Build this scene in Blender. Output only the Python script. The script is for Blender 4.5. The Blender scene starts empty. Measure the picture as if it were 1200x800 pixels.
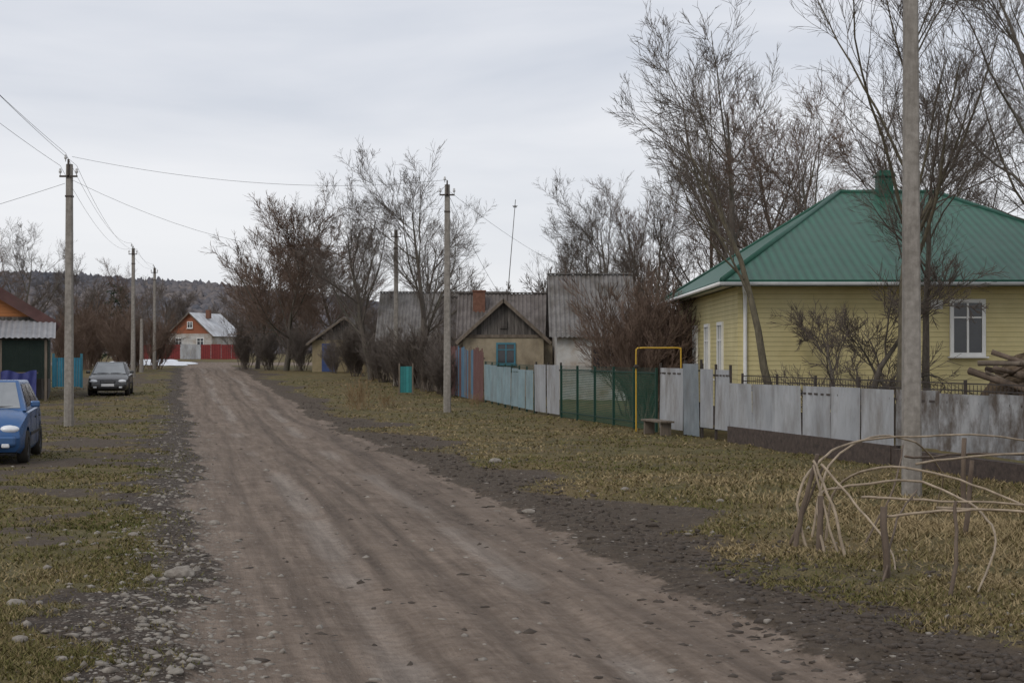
import bpy, bmesh, math, random
import numpy as np
from mathutils import Vector, Matrix
random.seed(7)
scene = bpy.context.scene
COL = scene.collection
scene.view_settings.view_transform = 'Standard'
scene.view_settings.look = 'None'
scene.view_settings.exposure = 0

# ---------------------------------------------------------------- materials
def mat(name, c1, c2=None, scale=5.0, rough=.85, metal=0.0, bump=.15, ribs=None, stretch=(1,1,1),
        dirt=None, dirt_amt=.0, dirt_scale=1.2, spec=.3, bdist=.02, dirt_stretch=(1,1,.4), dlo=.45, dhi=.7):
    m = bpy.data.materials.new(name); m.use_nodes = True
    nt = m.node_tree; N = nt.nodes; L = nt.links
    b = N['Principled BSDF']
    b.inputs['Roughness'].default_value = rough
    b.inputs['Metallic'].default_value = metal
    b.inputs['Specular IOR Level'].default_value = spec
    if c2 is None: c2 = tuple(min(1, v*1.25) for v in c1)
    tc = N.new('ShaderNodeTexCoord')
    mp = N.new('ShaderNodeMapping'); mp.inputs['Scale'].default_value = stretch
    L.new(tc.outputs['Object'], mp.inputs['Vector'])
    no = N.new('ShaderNodeTexNoise'); no.inputs['Scale'].default_value = scale; no.inputs['Detail'].default_value = 6
    no.inputs['Roughness'].default_value = .65
    L.new(mp.outputs[0], no.inputs['Vector'])
    cr = N.new('ShaderNodeValToRGB')
    cr.color_ramp.elements[0].position = .32; cr.color_ramp.elements[0].color = (*c1, 1)
    cr.color_ramp.elements[1].position = .68; cr.color_ramp.elements[1].color = (*c2, 1)
    L.new(no.outputs['Fac'], cr.inputs['Fac'])
    col = cr.outputs['Color']; h = no.outputs['Fac']
    if ribs:
        axis, period, kind, dark = ribs
        sx = N.new('ShaderNodeSeparateXYZ'); L.new(tc.outputs['Object'], sx.inputs[0])
        mu = N.new('ShaderNodeMath'); mu.operation = 'MULTIPLY'; mu.inputs[1].default_value = 1.0/period
        L.new(sx.outputs[axis], mu.inputs[0])
        fr = N.new('ShaderNodeMath'); fr.operation = 'FRACT'; L.new(mu.outputs[0], fr.inputs[0])
        rr = N.new('ShaderNodeValToRGB'); e = rr.color_ramp.elements
        if kind == 'lap':
            e[0].position = 0; e[0].color = (dark,)*3+(1,); e[1].position = .14; e[1].color = (1,1,1,1)
            x = e.new(1.0); x.color = (.88,.88,.88,1)
        elif kind == 'plank':
            e[0].position = 0; e[0].color = (dark,)*3+(1,); e[1].position = .1; e[1].color = (1,1,1,1)
            x = e.new(.92); x.color = (1,1,1,1); x = e.new(1.0); x.color = (dark,)*3+(1,)
        else:
            e[0].position = 0; e[0].color = (dark,)*3+(1,); e[1].position = .5; e[1].color = (1,1,1,1)
            x = e.new(1.0); x.color = (dark,)*3+(1,)
        L.new(fr.outputs[0], rr.inputs['Fac'])
        mx = N.new('ShaderNodeMixRGB'); mx.blend_type = 'MULTIPLY'; mx.inputs[0].default_value = 1
        L.new(col, mx.inputs[1]); L.new(rr.outputs['Color'], mx.inputs[2]); col = mx.outputs[0]
        if kind == 'plank':
            fl = N.new('ShaderNodeMath'); fl.operation = 'FLOOR'; L.new(mu.outputs[0], fl.inputs[0])
            wn = N.new('ShaderNodeTexWhiteNoise'); wn.noise_dimensions = '1D'; L.new(fl.outputs[0], wn.inputs['W'])
            mr = N.new('ShaderNodeMapRange'); mr.inputs['To Min'].default_value = .6; mr.inputs['To Max'].default_value = 1.15
            L.new(wn.outputs['Value'], mr.inputs['Value'])
            m2 = N.new('ShaderNodeMixRGB'); m2.blend_type = 'MULTIPLY'; m2.inputs[0].default_value = 1
            L.new(col, m2.inputs[1]); L.new(mr.outputs[0], m2.inputs[2]); col = m2.outputs[0]
        ad = N.new('ShaderNodeMath'); ad.operation = 'MULTIPLY_ADD'; ad.inputs[1].default_value = .35
        L.new(no.outputs['Fac'], ad.inputs[0]); L.new(rr.outputs['Color'], ad.inputs[2]); h = ad.outputs[0]
    if dirt is not None:
        m3 = N.new('ShaderNodeMapping'); m3.inputs['Scale'].default_value = dirt_stretch
        L.new(tc.outputs['Object'], m3.inputs['Vector'])
        n2 = N.new('ShaderNodeTexNoise'); n2.inputs['Scale'].default_value = dirt_scale; n2.inputs['Detail'].default_value = 8
        n2.inputs['Roughness'].default_value = .7
        L.new(m3.outputs[0], n2.inputs['Vector'])
        r2 = N.new('ShaderNodeMapRange'); r2.inputs['From Min'].default_value = dlo; r2.inputs['From Max'].default_value = dhi
        r2.inputs['To Max'].default_value = dirt_amt
        L.new(n2.outputs['Fac'], r2.inputs['Value'])
        m4 = N.new('ShaderNodeMixRGB'); L.new(r2.outputs[0], m4.inputs[0]); L.new(col, m4.inputs[1])
        m4.inputs[2].default_value = (*dirt, 1); col = m4.outputs[0]
    L.new(col, b.inputs['Base Color'])
    if bump:
        bp = N.new('ShaderNodeBump'); bp.inputs['Strength'].default_value = bump; bp.inputs['Distance'].default_value = bdist
        L.new(h, bp.inputs['Height']); L.new(bp.outputs[0], b.inputs['Normal'])
    return m

M = {}
M['concrete'] = mat('concrete', (.20,.182,.16), (.33,.305,.275), 9, .9, bump=.4, dirt=(.12,.105,.09), dirt_amt=.7, dirt_scale=2, dirt_stretch=(3,3,.3))
M['steel'] = mat('dark_steel', (.05,.045,.04), (.09,.07,.06), 8, .6, .4)
M['wire'] = mat('wire_black', (.05,.05,.055), (.07,.07,.07), 4, .6, bump=0)
M['porcelain'] = mat('porcelain', (.5,.5,.5), (.6,.6,.58), 4, .3)
M['bark'] = mat('bark', (.065,.054,.045), (.145,.125,.105), 14, .95, bump=.5, stretch=(1,1,.3), dirt=(.10,.11,.07), dirt_amt=.5)
M['bark2'] = mat('bark_olive', (.07,.06,.042), (.15,.13,.09), 14, .95, bump=.5, stretch=(1,1,.3))
M['twig'] = mat('twig', (.085,.068,.056), (.14,.115,.096), 3, .9, bump=0)
M['twig_red'] = mat('twig_red', (.12,.08,.06), (.18,.128,.098), 2, .9, bump=0)
M['twig_grey'] = mat('twig_grey', (.115,.095,.082), (.185,.158,.138), 2, .9, bump=0)
M['twig_tan'] = mat('twig_tan', (.18,.12,.06), (.3,.21,.12), 2, .9, bump=0)
M['needle'] = mat('needle', (.012,.022,.013), (.03,.045,.024), 2, .9, bump=0)
M['siding'] = mat('yellow_siding', (.56,.48,.235), (.66,.58,.31), 1.2, .6, bump=.6, ribs=(2,.115,'lap',.5), dirt=(.44,.38,.21), dirt_amt=.35)
M['white'] = mat('white_trim', (.68,.68,.66), (.78,.78,.76), 3, .5)
M['green_roof_x'] = mat('green_roof_front', (.020,.100,.064), (.028,.128,.083), 1.5, .5, .0, bump=.6, ribs=(0,.22,'sine',.5), spec=.35, dirt=(.04,.095,.07), dirt_amt=.6)
M['green_roof_y'] = mat('green_roof_side', (.020,.100,.064), (.028,.128,.083), 1.5, .5, .0, bump=.6, ribs=(1,.22,'sine',.5), spec=.35, dirt=(.04,.095,.07), dirt_amt=.6)
M['green_metal'] = mat('green_metal', (.014,.07,.048), (.02,.095,.062), 3, .5)
M['fascia'] = mat('soffit_fascia', (.3,.31,.31), (.4,.41,.4), 3, .5)
M['glass'] = mat('window_glass', (.012,.014,.018), (.03,.034,.04), 1.5, .08, spec=.6, bump=0)
M['plinth'] = mat('dark_brick_plinth', (.045,.035,.031), (.10,.075,.062), 10, .95, bump=.5)
M['galv'] = mat('galvanised_sheet', (.31,.32,.335), (.47,.48,.495), 1.3, .55, .25, bump=.12, dirt=(.18,.16,.14), dirt_amt=.8, dirt_scale=1.6, stretch=(1,1,.5))
M['galv_dirty'] = mat('stained_sheet', (.20,.205,.21), (.42,.42,.425), 2.2, .65, .15, bump=.2, dirt=(.10,.08,.065), dirt_amt=1, dirt_scale=1.9, stretch=(1,1,.6), dlo=.40, dhi=.60, dirt_stretch=(1,1,.7))
M['galv_blue'] = mat('bluish_sheet', (.20,.29,.32), (.29,.385,.415), 1.6, .55, .1, bump=.12, dirt=(.15,.16,.15), dirt_amt=.7, dirt_scale=1.6)
M['grey_door'] = mat('grey_gate', (.17,.2,.22), (.25,.28,.30), 2, .5, .1, dirt=(.12,.1,.09), dirt_amt=.5)
M['net'] = mat('green_net', (.010,.060,.036), (.018,.085,.055), 3, .8, bump=0)
M['net_dark'] = mat('dark_green_net', (.010,.020,.016), (.016,.028,.022), 3, .8, bump=0)
M['green_post'] = mat('green_post', (.01,.04,.03), (.02,.055,.04), 4, .6)
M['yellow_pipe'] = mat('yellow_pipe', (.48,.29,.03), (.56,.35,.04), 4, .5, dirt=(.25,.16,.05), dirt_amt=.5)
M['slate'] = mat('grey_slate', (.125,.116,.112), (.22,.21,.20), 3, .95, bump=.3, dirt=(.08,.07,.055), dirt_amt=.9, dirt_scale=1.0)
M['slate_brown'] = mat('brown_slate', (.105,.092,.085), (.185,.165,.155), 3, .95, bump=.3, dirt=(.065,.055,.046), dirt_amt=.8, dirt_scale=1.0)
M['plank_dark'] = mat('weathered_planks', (.075,.066,.06), (.17,.155,.14), 5, .95, bump=.5, ribs=(0,.14,'plank',.25), stretch=(4,1,.4))
M['plank_fence'] = mat('fence_planks', (.11,.05,.045), (.18,.10,.09), 5, .95, bump=.4, stretch=(4,4,.4))
M['plank_fence_b'] = mat('fence_planks_blue', (.06,.13,.20), (.13,.21,.29), 5, .95, bump=.4, stretch=(4,4,.4))
M['wood'] = mat('old_wood', (.10,.08,.062), (.20,.165,.13), 7, .95, bump=.5, stretch=(1,1,.25))
M['stick'] = mat('stick_wood', (.23,.18,.13), (.42,.34,.25), 6, .85, bump=.3, dirt=(.12,.095,.07), dirt_amt=.6, dirt_scale=3)
M['stick_dark'] = mat('stick_dark', (.08,.058,.043), (.17,.13,.10), 8, .9, bump=.5, stretch=(1,1,.3))
M['clay'] = mat('clay_wall', (.27,.225,.155), (.38,.325,.235), 2, .95, bump=.4, dirt=(.15,.12,.09), dirt_amt=.8)
M['ochre'] = mat('ochre_wall', (.24,.195,.115), (.31,.255,.155), 2, .95, bump=.3, dirt=(.15,.12,.085), dirt_amt=.7)
M['whitewash'] = mat('whitewashed_wall', (.36,.355,.34), (.52,.51,.49), 1.5, .95, bump=.4, dirt=(.27,.19,.12), dirt_amt=.9, dirt_scale=.9, dirt_stretch=(1,1,1))
M['blue_paint'] = mat('blue_paint', (.04,.15,.20), (.06,.20,.26), 4, .6)
M['turq'] = mat('turquoise_paint', (.03,.22,.22), (.05,.28,.28), 3, .6, ribs=(0,.12,'plank',.4))
M['turq_b'] = mat('blue_turquoise_paint', (.03,.18,.28), (.05,.24,.35), 3, .6, ribs=(0,.12,'plank',.4))
M['blue_door'] = mat('blue_door_paint', (.035,.06,.16), (.05,.08,.20), 3, .6)
M['tarp'] = mat('blue_tarp', (.02,.025,.12), (.035,.045,.17), 2, .6, bump=.6, bdist=.05)
M['brick'] = mat('orange_brick', (.25,.09,.05), (.35,.135,.075), 14, .95, bump=.3, ribs=(2,.3,'lap',.7))
M['brick_old'] = mat('sooty_brick', (.13,.065,.045), (.22,.11,.075), 8, .95, bump=.3, ribs=(2,.09,'lap',.7))
M['red'] = mat('red_sheet', (.18,.025,.026), (.26,.04,.038), 3, .6, ribs=(0,.25,'sine',.6))
M['orange_wood'] = mat('orange_planks', (.36,.14,.05), (.48,.2,.075), 4, .7, bump=.3, ribs=(2,.13,'lap',.5), stretch=(.4,1,3))
M['maroon'] = mat('maroon_roof', (.075,.035,.033), (.12,.06,.055), 2, .7, dirt=(.08,.06,.05), dirt_amt=.5)
M['grey_sheet'] = mat('grey_roof_sheet', (.22,.22,.23), (.32,.32,.33), 2, .6, ribs=(0,.2,'sine',.8))
M['snow'] = mat('snow', (.66,.69,.74), (.78,.80,.83), 2, .7, bump=.3, dirt=(.42,.42,.42), dirt_amt=.6)
M['snow_roof'] = mat('roof_snow', (.42,.43,.45), (.6,.62,.65), .8, .8, bump=.3, dirt=(.2,.19,.19), dirt_amt=.8, dirt_scale=.7)
M['car_blue'] = mat('blue_car_paint', (.026,.10,.26), (.032,.115,.30), 1, .25, .3, bump=0, spec=.6, dirt=(.12,.14,.17), dirt_amt=.4)
M['car_black'] = mat('dark_car_paint', (.014,.015,.017), (.022,.023,.025), 1, .2, .1, bump=0, spec=.9, dirt=(.09,.085,.08), dirt_amt=.5)
M['car_glass'] = mat('car_glass', (.17,.185,.195), (.26,.275,.285), 1, .05, 0, bump=0, spec=1.0)  # pale base colour paints the bright reflection on the windshield
M['tyre'] = mat('tyre_rubber', (.012,.012,.012), (.025,.024,.022), 10, .9, dirt=(.08,.065,.05), dirt_amt=.5)
M['rim'] = mat('rim_alloy', (.3,.3,.31), (.42,.42,.43), 5, .4, .6)
M['lamp'] = mat('headlight_glass', (.6,.62,.64), (.75,.77,.8), 8, .12, 0, bump=0, spec=.9)
M['plastic'] = mat('black_plastic', (.015,.015,.016), (.025,.025,.026), 6, .6)
M['plate'] = mat('plate_white', (.7,.7,.7), (.75,.75,.75), 6, .5)
M['rock'] = mat('rock', (.17,.152,.13), (.34,.31,.27), 9, .9, bump=.4, dirt=(.10,.08,.065), dirt_amt=.8, dirt_scale=6)
M['rock_dark'] = mat('clods', (.045,.036,.029), (.085,.068,.055), 9, .95, bump=.4)
M['straw'] = mat('straw_heap', (.07,.05,.034), (.15,.11,.07), 12, .95, bump=.8, bdist=.05)

# ---------------------------------------------------------------- mesh helpers
def link(o, parent=None):
    COL.objects.link(o)
    if parent is not None: o.parent = parent
    return o
def npmesh(name, V, F):
    V = np.asarray(V, dtype=np.float32); F = np.asarray(F, dtype=np.int32)
    me = bpy.data.meshes.new(name); k = F.shape[1]
    me.vertices.add(len(V)); me.vertices.foreach_set('co', V.ravel())
    me.loops.add(F.size); me.loops.foreach_set('vertex_index', F.ravel())
    me.polygons.add(len(F)); me.polygons.foreach_set('loop_start', np.arange(0, F.size, k, dtype=np.int32))
    me.update(calc_edges=True); me.validate()
    return me
def pymesh(name, V, F, mats, parent=None, smooth=False, loc=(0,0,0), rz=0, idx=None):
    me = bpy.data.meshes.new(name); me.from_pydata([tuple(v) for v in V], [], F)
    if not isinstance(mats, (list, tuple)): mats = [mats]
    for m in mats: me.materials.append(m)
    if idx: me.polygons.foreach_set('material_index', idx)
    bm = bmesh.new(); bm.from_mesh(me); bmesh.ops.recalc_face_normals(bm, faces=bm.faces); bm.to_mesh(me); bm.free()
    if smooth: me.polygons.foreach_set('use_smooth', [True]*len(me.polygons))
    o = bpy.data.objects.new(name, me); o.location = loc; o.rotation_euler[2] = rz
    return link(o, parent)
def boxgeo(c, s, R=None):
    x, y, z = s[0]/2, s[1]/2, s[2]/2
    P = [Vector(p) for p in ((-x,-y,-z),(x,-y,-z),(x,y,-z),(-x,y,-z),(-x,-y,z),(x,-y,z),(x,y,z),(-x,y,z))]
    if R is not None: P = [R @ p for p in P]
    return [p + Vector(c) for p in P], [(0,3,2,1),(4,5,6,7),(0,1,5,4),(1,2,6,5),(2,3,7,6),(3,0,4,7)]
def boxes(name, lst, m, parent=None, bev=0.0, loc=(0,0,0), rz=0, smooth=False):
    V, F = [], []
    for b in lst:
        R = None
        if len(b) > 2:
            R = b[2] if isinstance(b[2], Matrix) else Matrix.Rotation(b[2], 3, 'Z')
        v, f = boxgeo(b[0], b[1], R); k = len(V); V += v; F += [tuple(i+k for i in q) for q in f]
    o = pymesh(name, V, F, m, parent, loc=loc, rz=rz)
    if bev:
        bm = bmesh.new(); bm.from_mesh(o.data)
        bmesh.ops.bevel(bm, geom=bm.edges[:], offset=bev, segments=2, affect='EDGES', profile=.5)
        bm.to_mesh(o.data); bm.free()
    return o
def thing(name, label, cat, loc, rz=0, group=None):
    o = bpy.data.objects.new(name, None); o.location = loc; o.rotation_euler[2] = rz
    o.empty_display_size = .3
    o['label'] = label; o['category'] = cat
    if group: o['group'] = group
    return link(o)
def tag(o, label, cat, group=None):
    o['label'] = label; o['category'] = cat
    if group: o['group'] = group
    return o
def tubes(P, R0, R1, sides):
    N, m1, _ = P.shape
    T = np.gradient(P, axis=1); T /= (np.linalg.norm(T, axis=2, keepdims=True)+1e-9)
    ref = np.tile(np.array([.37,.21,.11]), (N, m1, 1)); ref[..., 0] += 1.0
    A = np.cross(T, ref); A /= (np.linalg.norm(A, axis=2, keepdims=True)+1e-9)
    B = np.cross(T, A)
    t = np.linspace(0, 1, m1)[None, :]
    R = R0[:, None]*(1-t) + R1[:, None]*t
    ang = np.arange(sides)*2*np.pi/sides
    V = P[:, :, None, :] + R[..., None, None]*(np.cos(ang)[None,None,:,None]*A[:,:,None,:] + np.sin(ang)[None,None,:,None]*B[:,:,None,:])
    V = V.reshape(-1, 3)
    n = np.arange(N)[:, None, None]; i = np.arange(m1-1)[None, :, None]; s = np.arange(sides)[None, None, :]
    a = (n*m1+i)*sides+s; b = (n*m1+i)*sides+(s+1) % sides
    F = np.stack([a, b, b+sides, a+sides], -1).reshape(-1, 4)
    return V, F
def tubeobj(name, pts, r0, r1, m, parent=None, sides=7, loc=(0,0,0)):
    V, F = tubes(np.array([pts], float), np.array([r0]), np.array([r1]), sides)
    n = len(pts)
    Fl = [tuple(f) for f in F]
    Fl += [tuple(range(sides))[::-1], tuple(range((n-1)*sides, n*sides))]
    return pymesh(name, V, Fl, m, parent, smooth=True, loc=loc)
def smoothpts(pts, n=6):
    pts = np.array(pts, float); out = []
    for i in range(len(pts)-1):
        p0 = pts[max(i-1,0)]; p1 = pts[i]; p2 = pts[i+1]; p3 = pts[min(i+2, len(pts)-1)]
        for k in range(n):
            t = k/n
            out.append(.5*((2*p1)+(-p0+p2)*t+(2*p0-5*p1+4*p2-p3)*t*t+(-p0+3*p1-3*p2+p3)*t**3))
    out.append(pts[-1]); return np.array(out)

# ---------------------------------------------------------------- terrain
_tabs = {}
def vnoise(x, y, seed):
    if seed not in _tabs: _tabs[seed] = np.random.default_rng(seed).random((256, 256))
    T = _tabs[seed]
    xi = np.floor(x).astype(int); yi = np.floor(y).astype(int); fx = x-xi; fy = y-yi
    fx = fx*fx*(3-2*fx); fy = fy*fy*(3-2*fy)
    a = T[xi % 256, yi % 256]; b = T[(xi+1) % 256, yi % 256]; c = T[xi % 256, (yi+1) % 256]; d = T[(xi+1) % 256, (yi+1) % 256]
    return (a*(1-fx)+b*fx)*(1-fy)+(c*(1-fx)+d*fx)*fy
def fbm(x, y, f, o, seed):
    s = 0; a = .5; t = 0
    for i in range(o):
        s = s+a*vnoise(x*f+i*17.3, y*f-i*9.1, seed+i); t += a; a *= .5; f *= 2.03
    return s/t
def ss(a, b, x):
    t = np.clip((x-a)/(b-a), 0, 1); return t*t*(3-2*t)
YP = [-60, 50, 75, 95, 130, 180, 300, 500, 1000, 3000]; ZP = [0, 0, .42, .74, 1.05, 1.6, 1.9, 2.2, 4, 20]
def zb(y): return np.interp(y, YP, ZP)
def cx(y): return np.where(np.asarray(y) < 200, 2.2-.216*np.asarray(y), 2.2-.216*200)
def surface(x, y):
    u = x-cx(y)
    n1 = fbm(x, y, .35, 3, 1); n2 = fbm(x, y, 1.6, 3, 11); n3 = fbm(x, y, .16, 3, 21); n4 = fbm(x, y, 3.7, 3, 31)
    nl = fbm(u*1.6, y*.035, 1.0, 3, 91)
    ur = u+(n2-.5)*.7+(n1-.5)*.9
    near = 1-ss(110, 135, y)
    road = (1-ss(1.8, 2.25, np.abs(ur-.05)))*(1-ss(138, 150, y))
    cross = ss(129, 133, y+(n1-.5)*5)*(1-ss(143, 150, y))*(1-ss(-12, -8, x))
    road = np.maximum(road, cross)
    mudR = ss(1.7, 2.1, ur)*(1-ss(2.9, 3.7, ur+(n1-.5)*2.6))
    grav = ss(-3.2, -2.3, ur)*(1-ss(-2.0, -1.4, ur))
    patch = ss(.50, .60, n3*.45+n2*.55)*.85
    lp = ss(-8.5, -6.5, u)*(1-ss(-3.2, -2.3, u))*ss(19, 24, y)*(1-ss(45, 52, y))*ss(.46, .60, n1*.6+n2*.4)
    lp2 = ss(58, 66, y)*(1-ss(90, 110, y))*ss(-9, -7, u)*(1-ss(-4.5, -3.5, u))*.5
    pk = np.where(u < 0, .85, .5)
    grass = (1-road)*(1-mudR*near*.97)*(1-grav*near*.7)*(1-patch*pk*np.where(np.abs(u) < 8, 1, .6))*(1-lp*.85)*(1-lp2)
    wv = .12*np.sin(y*.21)+.1*(n1-.5)
    rut = np.exp(-((u-.95+wv)/.22)**2)+np.exp(-((u+.62+wv)/.25)**2)
    rut2 = np.exp(-((u-.25+wv)/.10)**2)+np.exp(-((u-1.45-wv)/.12)**2)*.9+np.exp(-((u+1.2-wv)/.12)**2)*.8+np.exp(-((u-.68+wv)/.05)**2)*.6+np.exp(-((u+.30+wv)/.05)**2)*.6
    z = zb(y)+(n1-.5)*.10*(1-road*.7)-rut*.055*road*near-rut2*.02*road*near+(nl-.5)*.05*road*near+(n2-.5)*.04+(n4-.5)*(.02+.085*mudR*near+.03*grass)
    z = z-.05*road*near+.05*ss(2.8, 4.5, u)*near
    z = z+np.where(y > 200, (fbm(x, y, .01, 3, 41)-.5)*3*ss(200, 400, y), 0)
    return z, dict(road=road, grass=grass, stone=np.clip(grav*near+.12*mudR+.06, 0, 1), track=np.clip(rut, 0, 1)*road*near*(.4+.6*ss(.35,.6,n1)), wet=np.clip(rut2*.8+ss(.52,.66,nl)*.45, 0, 1)*road*near)
ys = np.concatenate([np.linspace(-50, 4.5, 14), 5*np.exp(np.arange(0, 315)*.0108), 150*np.exp(np.arange(1, 60)*.053)])
fine = np.arange(-14, 14.01, .1)
ext = 14+np.cumsum(.15*1.16**np.arange(1, 54))
us = np.concatenate([-ext[::-1], fine, ext])
U, Y = np.meshgrid(us, ys); X = U+cx(Y)
Z, MK = surface(X, Y)

def ground_material():
    m = bpy.data.materials.new('dirt_and_grass'); m.use_nodes = True
    nt = m.node_tree; N = nt.nodes; L = nt.links; b = N['Principled BSDF']
    b.inputs['Roughness'].default_value = .92; b.inputs['Specular IOR Level'].default_value = .2
    geo = N.new('ShaderNodeNewGeometry'); P = geo.outputs['Position']
    def noise(s, d=6, r=.65, vec=None):
        n = N.new('ShaderNodeTexNoise'); n.inputs['Scale'].default_value = s; n.inputs['Detail'].default_value = d
        n.inputs['Roughness'].default_value = r; L.new(vec or P, n.inputs['Vector']); return n.outputs['Fac']
    def ramp(f, c1, c2, a=.35, bb=.65):
        r = N.new('ShaderNodeValToRGB'); r.color_ramp.elements[0].position = a; r.color_ramp.elements[1].position = bb
        r.color_ramp.elements[0].color = (*c1, 1); r.color_ramp.elements[1].color = (*c2, 1); L.new(f, r.inputs[0]); return r.outputs[0]
    def mix(f, a, c, bt='MIX'):
        x = N.new('ShaderNodeMixRGB'); x.blend_type = bt
        for i, v in enumerate((f, a, c)):
            if hasattr(v, 'is_output'): L.new(v, x.inputs[i])
            else: x.inputs[i].default_value = v if i == 0 else (*v, 1)
        return x.outputs[0]
    def att(n):
        a = N.new('ShaderNodeAttribute'); a.attribute_name = n; return a.outputs['Fac']
    def math_(op, a, c):
        q = N.new('ShaderNodeMath'); q.operation = op
        for i, v in enumerate((a, c)):
            if hasattr(v, 'is_output'): L.new(v, q.inputs[i])
            else: q.inputs[i].default_value = v
        return q.outputs[0]
    def sharp(a, n, amt, lo, hi):
        q = math_('ADD', math_('MULTIPLY', math_('SUBTRACT', n, .5), amt), a)
        r = N.new('ShaderNodeMapRange'); r.interpolation_type = 'SMOOTHSTEP'; L.new(q, r.inputs[0])
        r.inputs['From Min'].default_value = lo; r.inputs['From Max'].default_value = hi; return r.outputs[0]
    sp0 = N.new('ShaderNodeSeparateXYZ'); L.new(P, sp0.inputs[0])
    lat = math_('ADD', sp0.outputs[0], math_('MULTIPLY', sp0.outputs[1], .216))
    cb = N.new('ShaderNodeCombineXYZ'); L.new(lat, cb.inputs[0]); L.new(math_('MULTIPLY', sp0.outputs[1], .05), cb.inputs[1])
    nf = noise(9); nff = noise(38, 4); nm = noise(1.3); nl = noise(.35, 4); nw = noise(3.2)
    ns = noise(5.5, 7, .7, cb.outputs[0])
    mud = ramp(nf, (.032,.0245,.019), (.080,.062,.048))
    mud = mix(.6, mud, ramp(nw, (.65,.65,.65), (1.5,1.45,1.4)), 'MULTIPLY')
    roadc = ramp(nf, (.150,.116,.092), (.250,.204,.168), .28, .72)
    roadc = mix(.5, roadc, ramp(nm, (.68,.63,.58), (1.15,1.12,1.08)), 'MULTIPLY')
    roadc = mix(sharp(att('track'), nw, .8, .25, .95), roadc, ramp(nf, (.21,.175,.147), (.285,.243,.208)))
    roadc = mix(math_('MULTIPLY', sharp(att('wet'), nf, .8, .25, .8), .7), roadc, ramp(nf, (.080,.061,.048), (.145,.115,.093)))
    roadc = mix(.7, roadc, ramp(ns, (.60,.58,.56), (1.2,1.19,1.17), .38, .62), 'MULTIPLY')
    gr = ramp(nw, (.084,.070,.032), (.158,.127,.068))
    gr = mix(.6, gr, ramp(nl, (.85,.93,.7), (1.22,1.05,.9), .4, .6), 'MULTIPLY')
    gr = mix(.6, gr, ramp(nff, (.4,.38,.33), (1.4,1.4,1.3)), 'MULTIPLY')
    soil = mix(.6, mud, (.13,.10,.07))
    offr = mix(sharp(att('stone'), nw, .5, .1, .35), soil, mud)
    c = mix(sharp(att('grass'), nf, 1.1, .3, .7), mix(.4, offr, mud), gr)
    c = mix(sharp(att('road'), nf, .9, .3, .7), c, roadc)
    vo = N.new('ShaderNodeTexVoronoi'); vo.inputs['Scale'].default_value = 14; L.new(P, vo.inputs['Vector'])
    vo2 = N.new('ShaderNodeTexVoronoi'); vo2.inputs['Scale'].default_value = 34; L.new(P, vo2.inputs['Vector'])
    def stones(v, lo, hi, keep):
        dm = N.new('ShaderNodeMapRange'); dm.inputs['From Min'].default_value = hi; dm.inputs['From Max'].default_value = lo
        L.new(v.outputs['Distance'], dm.inputs[0])
        sp = N.new('ShaderNodeSeparateColor'); L.new(v.outputs['Color'], sp.inputs[0])
        ad = math_('ADD', math_('MULTIPLY', att('stone'), .42), keep)
        return math_('MULTIPLY', dm.outputs[0], math_('LESS_THAN', sp.outputs[0], ad)), sp.outputs[1]
    s1, k1 = stones(vo, .26, .36, -.02); s2, k2 = stones(vo2, .28, .40, .03)
    c = mix(s2, c, ramp(k2, (.11,.09,.075), (.26,.23,.195), 0, 1))
    c = mix(s1, c, ramp(k1, (.14,.12,.10), (.33,.30,.26), 0, 1))
    L.new(c, b.inputs['Base Color'])
    h = math_('ADD', math_('MULTIPLY', nff, .45), nf); h = math_('ADD', math_('MULTIPLY', s1, .5), h); h = math_('ADD', math_('MULTIPLY', ns, .9), h)
    bp = N.new('ShaderNodeBump'); bp.inputs['Strength'].default_value = .9; bp.inputs['Distance'].default_value = .05
    L.new(h, bp.inputs['Height']); L.new(bp.outputs[0], b.inputs['Normal'])
    return m
GM = ground_material()
def grid(name, X, Y, Z, MK, m):
    r, c = X.shape; i = np.arange(r-1)[:, None]*c+np.arange(c-1)[None, :]
    F = np.stack([i, i+1, i+1+c, i+c], -1).reshape(-1, 4)
    me = npmesh(name, np.stack([X, Y, Z], -1).reshape(-1, 3), F)
    for k, v in (MK or {}).items():
        a = me.attributes.new(k, 'FLOAT', 'POINT'); a.data.foreach_set('value', v.astype(np.float32).ravel())
    me.polygons.foreach_set('use_smooth', [True]*len(me.polygons)); me.materials.append(m)
    o = bpy.data.objects.new(name, me); link(o); o['kind'] = 'structure'; return o
grid('ground', X, Y, Z, MK, GM)
ci = np.where(np.abs(us) <= 2.65)[0]; ri = np.where((ys > -20) & (ys < 146))[0]
sl = np.ix_(ri, ci)
grid('road', X[sl], Y[sl], Z[sl]+.006, {k: v[sl] for k, v in MK.items()}, GM)
def gz(x, y): return float(surface(np.array([x], float), np.array([y], float))[0][0])

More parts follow.
